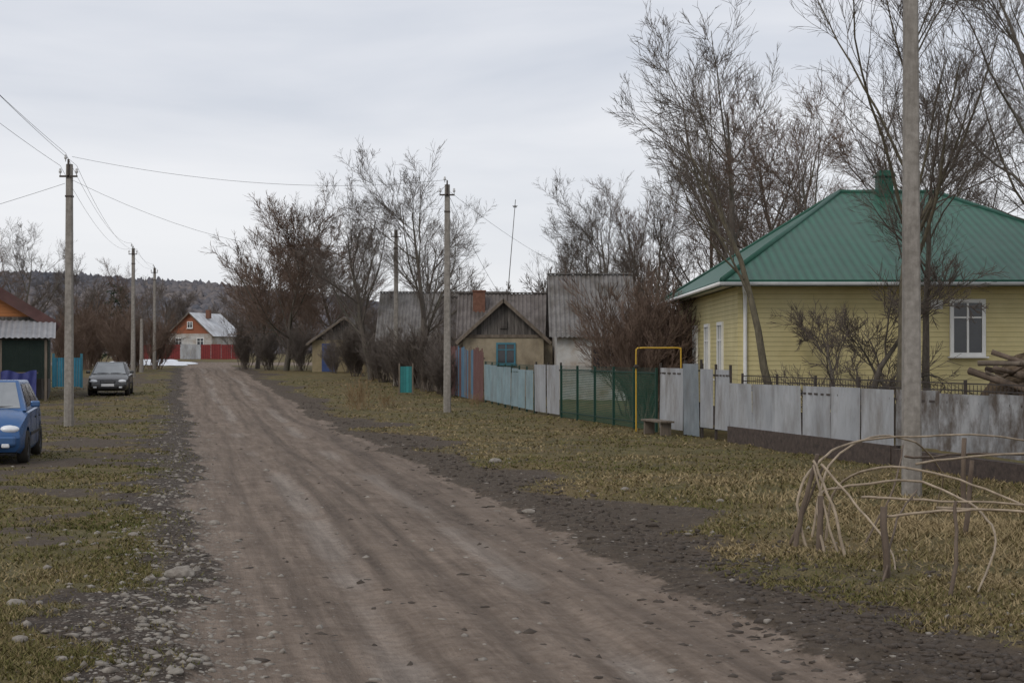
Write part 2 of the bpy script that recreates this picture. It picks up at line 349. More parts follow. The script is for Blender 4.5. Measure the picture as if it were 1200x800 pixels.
# hills, clothed with tree crowns
def hillz(x, y):
    ridge = np.interp(x, [-1100,-500,-330,-240,-170,-100,-20,100,400,900], [62,54,47,43,38,30,20,12,8,6])
    prof = ss(560, 900, y)*(1-.6*ss(920, 1250, y))
    return 1+ridge*prof*(.88+.24*fbm(x, y, .005, 3, 51))
hx = np.linspace(-1100, 900, 260); hy = np.linspace(545, 1250, 80)
HX, HY = np.meshgrid(hx, hy)
hm = mat('wooded_hill', (.11,.108,.118), (.16,.155,.162), .05, 1, bump=0, dirt=(.17,.148,.135), dirt_amt=.7, dirt_scale=.012, spec=0, dirt_stretch=(1,1,1))  # bluish grey base colour carries the aerial haze
grid('hill', HX, HY, hillz(HX, HY), None, hm)
def hill_wood():
    rg = np.random.default_rng(3); n = 20000
    x = rg.uniform(-500, 60, n); y = rg.uniform(570, 930, n); z = hillz(x, y)
    ang = np.arange(5)*2*np.pi/5
    ring = np.stack([np.cos(ang), np.sin(ang), np.zeros(5)], 1)
    base = np.concatenate([ring*.8+[0,0,0], ring*.85+[0,0,.62], [[0,0,.9]]])
    r = rg.uniform(1.8, 4.0, n); h = rg.uniform(3.5, 6.5, n)
    V = base[None]*np.stack([r, r, h], 1)[:, None]*(1+.22*rg.normal(size=(n, 11, 1)))+np.stack([x, y, z-1], 1)[:, None]
    f = []
    for i in range(5):
        j = (i+1) % 5; f += [(i, j, 5+j), (i, 5+j, 5+i), (5+i, 5+j, 10)]
    F = np.array(f)[None]+(np.arange(n)*11)[:, None, None]
    me = npmesh('hill_wood', V.reshape(-1, 3), F.reshape(-1, 3))
    k = np.clip(.5+.18*rg.normal(size=n)+1.5*(fbm(x, y, .012, 3, 8)-.5), 0, 1)
    at = me.attributes.new('tone', 'FLOAT', 'POINT'); at.data.foreach_set('value', np.repeat(k, 11).astype(np.float32))
    m = bpy.data.materials.new('hazy_wood'); m.use_nodes = True; N = m.node_tree.nodes; L = m.node_tree.links; b = N['Principled BSDF']
    A = N.new('ShaderNodeAttribute'); A.attribute_name = 'tone'; rr = N.new('ShaderNodeValToRGB'); e = rr.color_ramp.elements
    e[0].color = (.098,.103,.120,1); e[1].color = (.19,.168,.160,1); q = e.new(.5); q.color = (.138,.132,.142,1)  # distance haze is mixed into these bluish crown tones
    L.new(A.outputs['Fac'], rr.inputs[0]); L.new(rr.outputs[0], b.inputs['Base Color']); b.inputs['Roughness'].default_value = 1; b.inputs['Specular IOR Level'].default_value = 0
    me.materials.append(m); o = bpy.data.objects.new('hill_wood', me); link(o); o['kind'] = 'stuff'; tag(o, 'hazy bluish brown woodland covering the hills', 'wood')
hill_wood()

# ---------------------------------------------------------------- trees
def nrm(v): return v/(np.linalg.norm(v, axis=-1, keepdims=True)+1e-9)
def grow(st, dr, ln, m, wob, up, rg):
    P = np.zeros((len(st), m+1, 3)); P[:, 0] = st; d = nrm(dr)
    for i in range(m):
        d = nrm(d+wob*rg.normal(size=d.shape)+np.array([0, 0, up])); P[:, i+1] = P[:, i]+d*(ln/m)[:, None]
    return P
def spawn(P, R0, R1, ln, k, tmin, tmax, ang, ratio, rg, rr):
    N, m1, _ = P.shape; m = m1-1
    idx = np.repeat(np.arange(N), k); n = len(idx)
    t = rg.uniform(tmin, tmax, n); f = np.minimum(t*m, m-1e-3); i = f.astype(int); a = (f-i)[:, None]
    pos = P[idx, i]*(1-a)+P[idx, i+1]*a; tan = nrm(P[idx, i+1]-P[idx, i])
    rad = R0[idx]*(1-t)+R1[idx]*t
    v = rg.normal(size=(n, 3)); v -= (v*tan).sum(1, keepdims=True)*tan; v = nrm(v)
    an = rg.normal(ang, .2*ang, n)[:, None]
    return pos, np.cos(an)*tan+np.sin(an)*v, ratio*ln[idx]*(1.05-.5*t)*rg.uniform(.6, 1.3, n), rad*rr
def tree_meshes(name, seed, h, r, lean, trunk, levels, rmin=.006, stems=1, split=2):
    rg = np.random.default_rng(seed)
    st = np.zeros((stems, 3)); dr = np.tile(np.array([lean[0], lean[1], 1.0]), (stems, 1))
    if stems > 1:
        st[:, :2] = rg.normal(0, .25, (stems, 2)); dr[:, :2] += rg.normal(0, .33, (stems, 2))
    ln = np.full(stems, h)*(rg.uniform(.6, 1, stems) if stems > 1 else 1)
    P = grow(st, dr, ln, trunk[0], trunk[1], trunk[2], rg)
    R0 = np.full(stems, r); R1 = R0*.12
    parts = [[], []]
    def add(P, R0, R1, sides, which):
        parts[which].append(tubes(P, R0, R1, sides))
    add(P, R0, R1, 9 if stems == 1 else 5, 0)
    for li, (k, t0, t1, ang, ratio, m, wob, up, rr) in enumerate(levels):
        pos, d, ln, rad = spawn(P, R0, R1, ln, k, t0, t1, ang, ratio, rg, rr)
        P = grow(pos, d, ln, m, wob, up, rg); R0 = np.maximum(rad, rmin*1.3); R1 = np.maximum(R0*.25, rmin*.7)
        add(P, R0, R1, 6 if li == 0 else (4 if li == 1 else 3), 0 if li+2 <= split else 1)
    out = []
    for prt, nm in zip(parts, ('trunk', 'crown')):
        if not prt: out.append(None); continue
        V = []; F = []; o = 0
        for v, f in prt: V.append(v); F.append(f+o); o += len(v)
        me = npmesh(nm, np.concatenate(V), np.concatenate(F)); me.polygons.foreach_set('use_smooth', [True]*len(me.polygons))
        out.append(me)
    return out
def place_tree(meshes, x, y, label, rz=0, s=1.0, group=None, name='bare_tree', sz=None):
    e = thing(name, label, 'tree' if 'tree' in name else 'bush', (x, y, gz(x, y)-.06), rz, group)
    e.scale = (s, s, sz or s)
    for me, nm in zip(meshes, ('trunk', 'crown')):
        if me is None: continue
        link(bpy.data.objects.new(nm, me), e)
    return e
T_round = tree_meshes('t', 3, 8.2, .20, (0,0), (8,.07,.05),
    [(18,.06,.95,.78,.70,8,.07,.06,.45), (13,.10,1,.55,.50,6,.07,.03,.40), (10,.1,1,.5,.62,5,.08,.02,.5), (3,.1,1,.5,.6,3,.08,.02,.7)], rmin=.009)
T_wide = tree_meshes('t', 12, 9.0, .20, (.06,0), (9,.10,.04),
    [(14,.2,1,.8,.66,9,.08,.06,.50), (11,.15,1,.62,.50,7,.09,.04,.42), (9,.12,1,.58,.60,5,.09,.03,.5), (3,.1,1,.5,.6,3,.08,.02,.7)], rmin=.0055)
T_tall = tree_meshes('t', 25, 9.6, .15, (0,0), (10,.09,.05),
    [(18,.2,1,.55,.50,8,.07,.06,.42), (10,.15,1,.5,.52,6,.08,.05,.42), (9,.12,1,.5,.62,5,.08,.03,.5), (2,.1,1,.5,.6,3,.08,.02,.7)], rmin=.0055)
T_slim = tree_meshes('t', 31, 7.8, .115, (-.14,0), (9,.09,.05),
    [(12,.4,1,.55,.46,7,.08,.07,.45), (8,.2,1,.5,.52,5,.08,.05,.45), (8,.15,1,.5,.55,4,.08,.03,.6)], rmin=.004)
T_lean = tree_meshes('t', 44, 10.0, .15, (-.25,.05), (10,.09,.04),
    [(13,.3,1,.6,.52,8,.08,.06,.45), (10,.15,1,.55,.5,6,.09,.04,.42), (9,.12,1,.55,.58,5,.09,.02,.55), (2,.1,1,.5,.6,3,.08,.02,.7)], rmin=.004)
T_yard = tree_meshes('t', 57, 11.5, .17, (.02,.0), (10,.07,.05),
    [(15,.25,1,.5,.50,8,.07,.07,.42), (10,.15,1,.5,.52,6,.08,.05,.42), (8,.12,1,.5,.60,5,.08,.03,.5), (2,.1,1,.5,.6,3,.08,.02,.7)], rmin=.004)
T_shrub = tree_meshes('t', 61, 2.9, .09, (.1,0), (6,.12,.03),
    [(13,.12,1,.85,.65,6,.13,.05,.5), (10,.15,1,.7,.55,5,.12,.04,.45), (9,.1,1,.6,.6,4,.12,.03,.6)], rmin=.005)
T_bush = tree_meshes('t', 71, 3.0, .024, (0,0), (6,.08,.07),
    [(10,.1,1,.42,.5,5,.08,.05,.55), (8,.1,1,.45,.55,4,.09,.04,.65), (3,.1,1,.45,.6,3,.09,.02,.8)], rmin=.0055, stems=20, split=1)
T_weed = tree_meshes('t', 81, 1.2, .01, (0,0), (4,.1,.05), [(6,.1,1,.5,.5,3,.12,.05,.7), (4,.1,1,.5,.5,2,.12,.05,.7)], rmin=.005, stems=14, split=1)
def variant(ms, mt, mc):
    out = []
    for me, m in zip(ms, (mt, mc)):
        if me is None: out.append(None); continue
        q = me.copy(); q.materials.clear(); q.materials.append(m); out.append(q)
    return out
B, Tw, TR, TG = M['bark'], M['twig'], M['twig_red'], M['twig_grey']
round_b = variant(T_round, B, TR); wide_b = variant(T_wide, B, Tw); wide_g = variant(T_wide, B, TG); wide_r = variant(T_wide, B, TR)
tall_b = variant(T_tall, B, Tw); tall_r = variant(T_tall, B, TR); slim = variant(T_slim, M['bark2'], Tw); leant = variant(T_lean, B, Tw)
yard = variant(T_yard, M['bark2'], Tw); shrub = variant(T_shrub, B, Tw); bush_r = variant(T_bush, TR, TR); bush_b = variant(T_bush, Tw, TG)
bush_d = variant(T_bush, Tw, Tw); weed = variant(T_weed, M['twig_tan'], M['twig_tan'])

G1 = 'bare trees along the village street'
place_tree(round_b, -15.3, 104, 'dense round bare tree with fine twigs beside the dirt road', .3, 1.1, G1)
place_tree(round_b, -18.9, 114, 'dense round bare tree with fine twigs beside the dirt road', 2.1, .95, G1)
place_tree(round_b, -12.6, 112, 'dense round bare tree with fine twigs beside the dirt road', 4.1, .95, G1)
place_tree(wide_b, -3.9, 72, 'tall bare tree with spreading branches behind the roadside thicket', 1.0, .95, G1)
place_tree(wide_g, -7.7, 84, 'bare tree with arching branches near the concrete pole', 2.6, .90, G1)
place_tree(tall_b, -9.6, 96, 'tall bare tree with arching branches near the roadside', .6, .9, G1)
place_tree(wide_g, -5.6, 90, 'bare tree with arching branches near the concrete pole', 4.6, .85, G1)
G2 = 'bare trees behind the village houses'
for (x, y, ms, rz, s) in [(3.2,108,tall_b,0,.9),(5.9,86,wide_b,1,.95),(5.0,98,tall_b,2,.88),(7.9,90,tall_r,3,.95),(8.7,60,wide_b,.4,1.32),(13.2,70,wide_r,2,1.15),
                          (11.0,84,wide_r,3.4,1.1),(16.5,66,wide_b,5,1.2),(20,74,wide_r,1.4,1.25),(24,80,wide_b,2.4,1.2),(7,74,tall_b,5,.85),(12.0,58,wide_r,.9,1.0),(10.2,72,tall_r,2.9,1.05)]:
    place_tree(ms, x, y, 'leafless tree with fine spreading twigs behind the houses', rz, s, G2)
place_tree(slim, 6.15, 35.4, 'slender bare tree leaning beside the yellow house wall', 0, 1.0)
place_tree(yard, 8.45, 33.2, 'tall bare tree in the yard of the yellow house', .8, 1.0)
place_tree(leant, 11.3, 31.2, 'leaning bare tree with mossy trunk in the front yard', 0, 1.0)
place_tree(yard, 12.6, 35, 'tall bare tree beside the yellow house', 3.5, .95)
place_tree(leant, 9.6, 35.6, 'bare fruit tree close to the yellow house', 2.2, .75)
place_tree(shrub, 8.0, 34.6, 'low gnarled fruit tree beside the yellow wall', .5, 1.25, name='bare_shrub')
place_tree(shrub, 7.1, 34.9, 'low gnarled fruit bush beside the yellow wall', 2.5, .95, name='bare_shrub')
place_tree(shrub, 8.7, 34.4, 'low gnarled fruit bush beside the yellow wall', 4.1, .9, name='bare_shrub')
G3 = 'bare shrubs in the roadside thicket'
rb = random.Random(5)
for (x, y, s) in [(3.9,45.5,1.1),(4.5,46.8,1.3),(3.9,49,1.1),(5.0,47.5,1.2),(4.5,50.5,1.35),(4.2,47,1.2)]:
    place_tree(bush_r, x, y, 'dense reddish brown shrub behind the green fence', rb.uniform(0, 6), s, G3, 'bush')
for (x, y, s) in [(-3.0,65,.8),(-3.7,67.5,.9),(-4.6,70.5,.85),(-5.4,74,.85),(-3.3,70,.95),(-6.6,80,.9),(-7.6,86,.95),(-9,90,1.0),(-8.2,94,1.1),(-2.6,62.5,.6),(-14.2,103,1.0),(-17,108,1.0),(-19.5,112,1.1),(-11.2,96.5,.7),(-10.3,98,.9)]:
    place_tree(bush_b if rb.random() < .5 else bush_d, x, y, 'tangled bare shrub on the grassy verge', rb.uniform(0, 6), s, G3, 'bush')
for (x, y, s) in [(-25.5,104,1.2),(-27.5,108,1.4),(-26.5,114,1.3),(-31,112,1.5),(-29,100,1.2),(-33,122,1.6),(-36,128,1.6)]:
    place_tree(bush_r, x, y, 'brown bare shrub beside the side fence', rb.uniform(0, 6), s, 'bare shrubs beyond the parked cars', 'bush')
place_tree(weed, -5.3, 52.5, 'small dry tan shrub growing on the verge', 0, 1.0, name='dry_shrub')
place_tree(weed, -4.4, 54.5, 'small dry tan shrub growing on the verge', 2, .6, name='dry_shrub')
place_tree(weed, -1.3, 55.0, 'small dry tan shrub growing on the verge', 4, .5, name='dry_shrub')
for (x, y, ms, rz, s) in [(-38,118,wide_b,0,.95),(-35.5,124,tall_b,2,.8),(-42,126,wide_r,1,.95),(-33,132,tall_r,3,.75),(-40.5,112,round_b,3,.9),(-32.5,140,wide_g,3,.65)]:
    place_tree(ms, x, y, 'bare tree behind the wooden houses', rz, s, 'bare trees behind the wooden houses')
T_con = tree_meshes('t', 91, 6.5, .12, (0,0), (8,.02,.05), [(60,.1,.98,1.5,.26,4,.06,-.04,.3), (14,.1,1,.8,.35,2,.1,-.05,.6)], rmin=.03, split=1)
place_tree(variant(T_con, B, M['needle']), -36, 140, 'small dark green conifer behind the fence', 0, 1.1, name='conifer_tree')

def far_wood():
    rg = np.random.default_rng(5); allV = []; allF = []; o = 0
    spots = []
    for i in range(115):
        y = rg.uniform(210, 420); px = rg.uniform(-60, 640); spots.append(((px-600)/1800*y, y, rg.uniform(6, 10)))
    for i in range(45):
        y = rg.uniform(120, 200); px = rg.uniform(640, 1350); spots.append(((px-600)/1800*y, y, rg.uniform(7, 10)))
    for (x, y, h) in spots:
        st = np.array([[x, y, float(zb(y))-.3]]); P = grow(st, np.array([[0, 0, 1.0]]), np.array([h]), 5, .06, .05, rg)
        R0 = np.array([.18]); R1 = np.array([.04]); ln = np.array([h])
        for (k, t0, t1, a, ra, m, s) in [(16,.12,.98,.7,.5,4,3),(12,.1,1,.6,.5,3,3),(4,.1,1,.5,.6,2,3)]:
            V, F = tubes(P, R0, R1, 3); allV.append(V); allF.append(F+o); o += len(V)
            pos, d, ln, rad = spawn(P, R0, R1, ln, k, t0, t1, a, ra, rg, .6)
            P = grow(pos, d, ln, m, .1, .05, rg); R0 = np.maximum(rad, .025); R1 = R0*.6
        V, F = tubes(P, R0, R1, 3); allV.append(V); allF.append(F+o); o += len(V)
    me = npmesh('distant_wood', np.concatenate(allV), np.concatenate(allF)); me.materials.append(mat('hazy_twigs', (.125,.105,.095), (.18,.155,.142), .05, 1, bump=0, spec=0))
    ob = bpy.data.objects.new('distant_wood', me); link(ob); ob['kind'] = 'stuff'; tag(ob, 'hazy brown belt of leafless trees below the hills', 'wood')
far_wood()

# ---------------------------------------------------------------- grass and stones
def grass():
    rg = np.random.default_rng(9); n = 360000
    a = rg.random(n); y = (1/(1/8.0**.9*(1-a)+1/85**.9*a))**(1/.9)
    x = (rg.uniform(-.37, .37, n))*y+rg.normal(0, .3, n)
    z, mk = surface(x, y); u = x-cx(y)
    keep = rg.random(n) < ss(.12, .7, mk['grass'])*(.2+.8*ss(.36,.60,fbm(x, y, 1.3, 3, 71)))
    keep &= (u < 11.2-.032*y) & (u > -14)
    x, y, z, u = x[keep], y[keep], z[keep], u[keep]; n = len(x)
    dry = ss(4, 6.5, u)*(1-ss(20, 26, y))
    h = (.014+.026*rg.random(n))*(1+2.0*dry*rg.random(n))*(1+.007*y); w = .002+.0006*y
    an = rg.uniform(0, 2*np.pi, n); ln = rg.normal(0, .9, (n, 2))*h[:, None]
    V = np.zeros((n, 3, 3)); dx = np.cos(an)*w; dy = np.sin(an)*w
    V[:, 0] = np.stack([x-dx, y-dy, z-.004], 1); V[:, 1] = np.stack([x+dx, y+dy, z-.004], 1); V[:, 2] = np.stack([x+ln[:, 0], y+ln[:, 1], z+h], 1)
    me = npmesh('grass', V.reshape(-1, 3), np.arange(3*n).reshape(-1, 3))
    straw = np.clip(rg.random(n)*.7+.35*dry+1.0*(fbm(x, y, .45, 3, 77)-.42)+.18*(u > 0), 0, 1)
    at = me.attributes.new('straw', 'FLOAT', 'POINT'); at.data.foreach_set('value', np.repeat(straw, 3).astype(np.float32))
    m = bpy.data.materials.new('grass_blades'); m.use_nodes = True; N = m.node_tree.nodes; L = m.node_tree.links; b = N['Principled BSDF']
    A = N.new('ShaderNodeAttribute'); A.attribute_name = 'straw'; r = N.new('ShaderNodeValToRGB')
    e = r.color_ramp.elements; e[0].color = (.075,.082,.026,1); e[1].color = (.31,.24,.135,1); q = e.new(.4); q.color = (.130,.117,.044,1); q = e.new(.7); q.color = (.195,.155,.080,1)
    L.new(A.outputs['Fac'], r.inputs[0]); L.new(r.outputs[0], b.inputs['Base Color']); b.inputs['Roughness'].default_value = .9; b.inputs['Specular IOR Level'].default_value = .1
    me.materials.append(m); o = bpy.data.objects.new('grass', me); link(o); o['kind'] = 'stuff'; tag(o, 'short patchy winter grass on the verges', 'grass')
grass()
ico = bmesh.new(); bmesh.ops.create_icosphere(ico, subdivisions=1, radius=1); IV = np.array([v.co[:] for v in ico.verts]); IF = np.array([[v.index for v in f.verts] for f in ico.faces]); ico.free()
def pebbles(name, n, seed, ufun, smin, smax, m, label, pw=4.5, sink=.1):
    rg = np.random.default_rng(seed); a = rg.random(n); y = 1/(1/8.0*(1-a)+1/60*a); u = ufun(rg, n); x = u+cx(y); z = surface(x, y)[0]
    s = smin+(smax-smin)*rg.random(n)**pw
    V = IV[None]*(1+.3*rg.normal(size=(n, 12, 1)))*s[:, None, None]*np.stack([rg.uniform(.7, 1.6, n), rg.uniform(.7, 1.5, n), rg.uniform(.4, .8, n)], 1)[:, None]
    V = V+np.stack([x, y, z+s*sink], 1)[:, None]
    F = IF[None]+(np.arange(n)*12)[:, None, None]
    me = npmesh(name, V.reshape(-1, 3), F.reshape(-1, 3)); me.materials.append(m)
    o = bpy.data.objects.new(name, me); link(o); o['kind'] = 'stuff'; tag(o, label, name)
pebbles('gravel', 6000, 1, lambda r, n: np.where(r.random(n) < .72, r.normal(-2.25, .42, n), r.uniform(-7, 5, n)), .005, .040, M['rock'], 'pale pebbles strewn along the road edge', 4)
pebbles('mud_clods', 10000, 2, lambda r, n: np.where(r.random(n) < .9, r.normal(2.75, .5, n), r.uniform(-2, 4.5, n)), .007, .045, M['rock_dark'], 'dark clods of churned mud beside the road', 3.2, -.1)
for i, (x, y, s) in enumerate([(-3.05,14.0,.11),(-3.4,10.6,.05),(-3.9,12.1,.06),(-3.6,18.5,.06),(-2.1,9.6,.045),(5.1,11.5,.07),(0.2,19.8,.07),(1.6,22,.06),(-.3,28,.09),(-4.4,9.5,.05),(-2.6,11.3,.045),(-2.35,13.1,.045),(-4.2,17,.05),(2.75,20.4,.05)]):
    bm = bmesh.new(); bmesh.ops.create_icosphere(bm, subdivisions=2, radius=s)
    for v in bm.verts:
        k = 1+.22*math.sin(v.co.x/s*2.3+i)+.15*math.cos(v.co.y/s*3.1+i*2); v.co = Vector((v.co.x*k*1.2, v.co.y*k, v.co.z*.6*k))
    me = bpy.data.meshes.new('stone'); bm.to_mesh(me); bm.free(); me.materials.append(M['rock'])
    o = bpy.data.objects.new('stone', me); o.location = (x, y, gz(x, y)+s*.2); o.rotation_euler[2] = i; link(o)
    tag(o, 'pale grey fieldstone lying on the verge', 'stone', 'loose fieldstones along the road')

# ---------------------------------------------------------------- utility poles and lines
def pole(x, y, h, label, rz=0, arm=.25, fittings=True):
    z = gz(x, y)
    e = thing('utility_pole', label, 'utility pole', (x, y, z-.05), rz, 'concrete utility poles along the street')
    def sec(w, d, zz, c=.03): return [(w-c,-d,zz),(w,-d+c,zz),(w,d-c,zz),(w-c,d,zz),(-w+c,d,zz),(-w,d-c,zz),(-w,-d+c,zz),(-w+c,-d,zz)]
    V = sec(.125,.10,0)+sec(.085,.08,h); F = [(i,(i+1)%8,8+(i+1)%8,8+i) for i in range(8)]+[tuple(range(8,16))]
    pymesh('shaft', V, F, M['concrete'], e)
    if fittings:
        boxes('crossarm', [((0,-.1,h-.35),(arm*2,.05,.05)),((0,-.1,h-.12),(.05,.05,.5))], M['steel'], e)
        for sx in (-arm+.02,arm-.02,-.08):
            zz = h-.25 if abs(sx) > .12 else h+.14
            V, F = [], []
            prof = [(0.012,-.08),(.014,0),(.04,.0),(.045,.05),(.028,.06),(.038,.09),(.02,.12),(0.004,.125)]
            for r, q in prof:
                V += [(sx+r*math.cos(a*math.pi/4), -.1+r*math.sin(a*math.pi/4), zz+q) for a in range(8)]
            for k in range(len(prof)-1): F += [(k*8+i, k*8+(i+1)%8, k*8+8+(i+1)%8, k*8+8+i) for i in range(8)]
            pymesh('insulator', V, F, M['porcelain'], e, smooth=True)
        boxes('clamp_band', [((0,0,h-.9),(.20,.19,.05))], M['steel'], e)
    return (x, y, z+h)
pa = pole(-12.4, 43, 7.4, 'concrete utility pole with short crossarm beside parked blue car')
pb = pole(-22.2, 90, 7.6, 'concrete utility pole near the parked dark sedan')
pc = pole(-26.3, 113, 7.5, 'slim concrete utility pole near the end of the street')
pole(-24.6, 102, 3.6, 'short concrete post standing between two utility poles', fittings=False)
pd = pole(5.46, 21, 8.4, 'tall weathered concrete utility pole behind the bent stick frame')
pe = pole(-2.15, 51, 7.6, 'concrete utility pole on the grass in front of the fence')
pf = pole(-5.7, 75.5, 7.7, 'concrete utility pole partly hidden among bare trees')
def wire(a, b, sag, label='thin dark overhead power line between utility poles', n=20, r=.006):
    a = np.array(a); b = np.array(b); t = np.linspace(0, 1, n)[:, None]; p = a*(1-t)+b*t; p[:, 2] -= (4*sag*t*(1-t))[:, 0]
    tag(tubeobj('power_line', p, r, r, M['wire'], sides=4), label, 'power line', 'overhead power lines')
def off(p, dx, dz): return (p[0]+dx, p[1]-.1, p[2]+dz)
for k, (dx, dz) in enumerate(((-.23,-.1),(.23,-.1),(-.08,.25))):
    wire(off(pa,dx,dz), (-8.9+dx*2, 20, 7.35+dz*1.6), .12)
    wire(off(pa,dx,dz), off(pb,dx,dz), .7, r=.005)
    wire(off(pb,dx,dz), off(pc,dx,dz), .35, r=.005)
wire(off(pe,0,0), off(pf,0,0), .35, r=.005)
wire(off(pa,.1,.15), off(pe,0,.1), .45, 'thin black service wire crossing above the street', r=.005)
wire(off(pa,.1,-.5), off(pf,0,-.2), 1.3, 'thin black service wire crossing above the street', r=.005)
wire(off(pa,-.1,-.6), (-22, 47, 4.9), .1, 'thin black service wire leading to a house')
wire(off(pe,.1,-.3), (3.0, 59.5, 4.9), .25, 'thin black service wire leading to the grey roof')
wire(off(pe,.1,-.5), (-.4, 63, 4.3), .2, 'thin black service wire leading to the small shed')

# ---------------------------------------------------------------- building helpers
def window(e, c, w, h, rz, fm, mull=1, name='window', depth=.06, fw=.07):
    lst = [((0,0,fw/2),(w,depth,fw)),((0,0,h-fw/2),(w,depth,fw)),((-w/2+fw/2,0,h/2),(fw,depth,h-2*fw)),((w/2-fw/2,0,h/2),(fw,depth,h-2*fw))]
    if mull: lst.append(((0,0.005,h/2),(.05,depth-.012,h-2*fw)))
    lst.append(((0,.005,h*.68),(w-2*fw,depth-.016,.04))) if mull else None
    o = boxes(name, lst, fm, e, loc=c, rz=rz)
    boxes('sill', [((0,-.05,-.02),(w+.1,.14,.036))], fm, o)
    boxes('pane', [((0,depth*.25,h/2),(w-2*fw-.002,.012,h-2*fw-.002))], M['glass'], o)
    return o
def corr(p0, uv, vv, waves, amp, nv=6, jit=.004):
    p0, uv, vv = Vector(p0), Vector(uv), Vector(vv); n = uv.cross(vv).normalized()
    if n.z < 0: n = -n
    nu = waves*6; V = []; F = []
    for j in range(nv+1):
        for i in range(nu+1):
            V.append(p0+uv*(i/nu)+vv*(j/nv)+n*(amp*math.sin(i/6*2*math.pi)+(.02 if j % 2 else 0)+random.uniform(-jit, jit)))
    for j in range(nv):
        for i in range(nu):
            a = j*(nu+1)+i; F.append((a, a+1, a+nu+2, a+nu+1))
    return V, F
def gable_house(name, label, loc, w, d, wh, rh, wallm, roofm, gablem, rz=0, over=.35, ridge='y', cat='house', amp=.03, barge=.13, bm_=None):
    e = thing(name, label, cat, loc, rz)
    t = .2
    boxes('wall', [((w/2,t/2,wh/2),(w,t,wh)),((w/2,d-t/2,wh/2),(w,t,wh)),((t/2,d/2,wh/2),(t,d-2*t,wh)),((w-t/2,d/2,wh/2),(t,d-2*t,wh))], wallm, e)
    if ridge == 'y':
        V = [(0,0.02,wh+.002),(w,0.02,wh+.002),(w/2,0.02,wh+rh-.03),(0,d-.02,wh+.002),(w,d-.02,wh+.002),(w/2,d-.02,wh+rh-.03)]
        pymesh('gable', V, [(0,1,2),(3,5,4),(0,3,4,1)], gablem, e)
        k = rh/(w/2); vv = Vector((w/2+over, 0, -k*(w/2+over)))
        for s in (1, -1):
            Vv, F = corr((w/2, -over, wh+rh), (0, d+2*over, 0), (s*vv.x, 0, vv.z), int((d+2*over)/.18), amp)
            pymesh('roof', Vv, F, roofm, e)
        for s in (1, -1):
            a = math.atan2(rh, w/2)
            R = Matrix.Rotation(s*a, 3, 'Y'); Ln = math.hypot(vv.x, vv.z)
            boxes('barge_board', [((w/2+s*vv.x/2, -over+.01, wh+rh+vv.z/2-barge*.5),(Ln,.03,barge),R)], bm_ or M['wood'], e)
    else:
        V = [(0.02,0,wh+.002),(0.02,d,wh+.002),(0.02,d/2,wh+rh-.03),(w-.02,0,wh+.002),(w-.02,d,wh+.002),(w-.02,d/2,wh+rh-.03)]
        pymesh('gable', V, [(0,2,1),(3,4,5),(0,1,4,3)], gablem, e)
        k = rh/(d/2); vy = d/2+over
        for s in (1, -1):
            Vv, F = corr((-over, d/2, wh+rh), (w+2*over, 0, 0), (0, s*vy, -k*vy), int((w+2*over)/.18), amp)
            pymesh('roof', Vv, F, roofm, e)
        boxes('ridge_cap', [((w/2,d/2,wh+rh+.03),(w+2*over,.25,.04))], roofm, e)
    return e

# ---------------------------------------------------------------- yellow house
e = thing('yellow_house', 'pale yellow sided house with a green metal hip roof', 'house', (0, 0, 0))
x0, x1, y0, y1 = 5.5, 15.9, 37.1, 51.2; zt = 3.66
boxes('foundation', [(((x0+x1)/2,(y0+y1)/2,.25),(x1-x0-.1,y1-y0-.1,.7))], M['plinth'], e)
boxes('wall', [(((x0+x1)/2,y0+.1,.6+(zt-.6)/2),(x1-x0,.2,zt-.6)),((x0+.1,(y0+y1)/2,.6+(zt-.6)/2),(.2,y1-y0-.4,zt-.6)),
               ((x1-.1,(y0+y1)/2,.6+(zt-.6)/2),(.2,y1-y0-.4,zt-.6)),(((x0+x1)/2,y1-.1,.6+(zt-.6)/2),(x1-x0,.2,zt-.6))], M['siding'], e)
boxes('corner_trim', [((x0+.03,y0-.015,.6+(zt-.6)/2),(.16,.03,zt-.62)),((x0-.016,y0+.05,.6+(zt-.6)/2),(.03,.12,zt-.62)),((x0-.016,y1-.06,.6+(zt-.6)/2),(.03,.12,zt-.62))], M['siding'], e)
ex0, ex1, ey0, ey1, ez = 5.0, 16.4, 36.5, 51.8, 3.76
rz_ = 6.6; ra, rb_ = (9.3, 43.6, rz_), (12.0, 43.6, rz_)
V = [(ex0,ey0,ez),(ex1,ey0,ez),(ex1,ey1,ez),(ex0,ey1,ez),ra,rb_]
roof = pymesh('roof', V, [(0,1,5,4),(1,2,5),(2,3,4,5),(3,0,4)], [M['green_roof_x'], M['green_roof_y']], e, idx=[0,1,0,1])
def ridgecap(a, b): return tubeobj('ridge_cap', [a, b], .075, .075, M['green_metal'], roof, sides=8)
for a, b in ((V[0],ra),(V[1],rb_),(V[2],rb_),(V[3],ra),(ra,rb_)): ridgecap(a, b)
boxes('chimney', [((10.5,43.3,6.7),(.42,.42,.6)),((10.5,43.3,7.02),(.54,.54,.06)),((10.5,43.3,7.11),(.34,.34,.12))], M['green_metal'], roof, bev=.01)
boxes('soffit', [(((ex0+ex1)/2,ey0+.31,ez-.06),(ex1-ex0-.04,.60,.03)),((ex0+.26,(ey0+ey1)/2,ez-.06),(.46,ey1-ey0-1.3,.03)),
                 ((ex1-.26,(ey0+ey1)/2,ez-.06),(.46,ey1-ey0-1.3,.03))], M['white'], e)
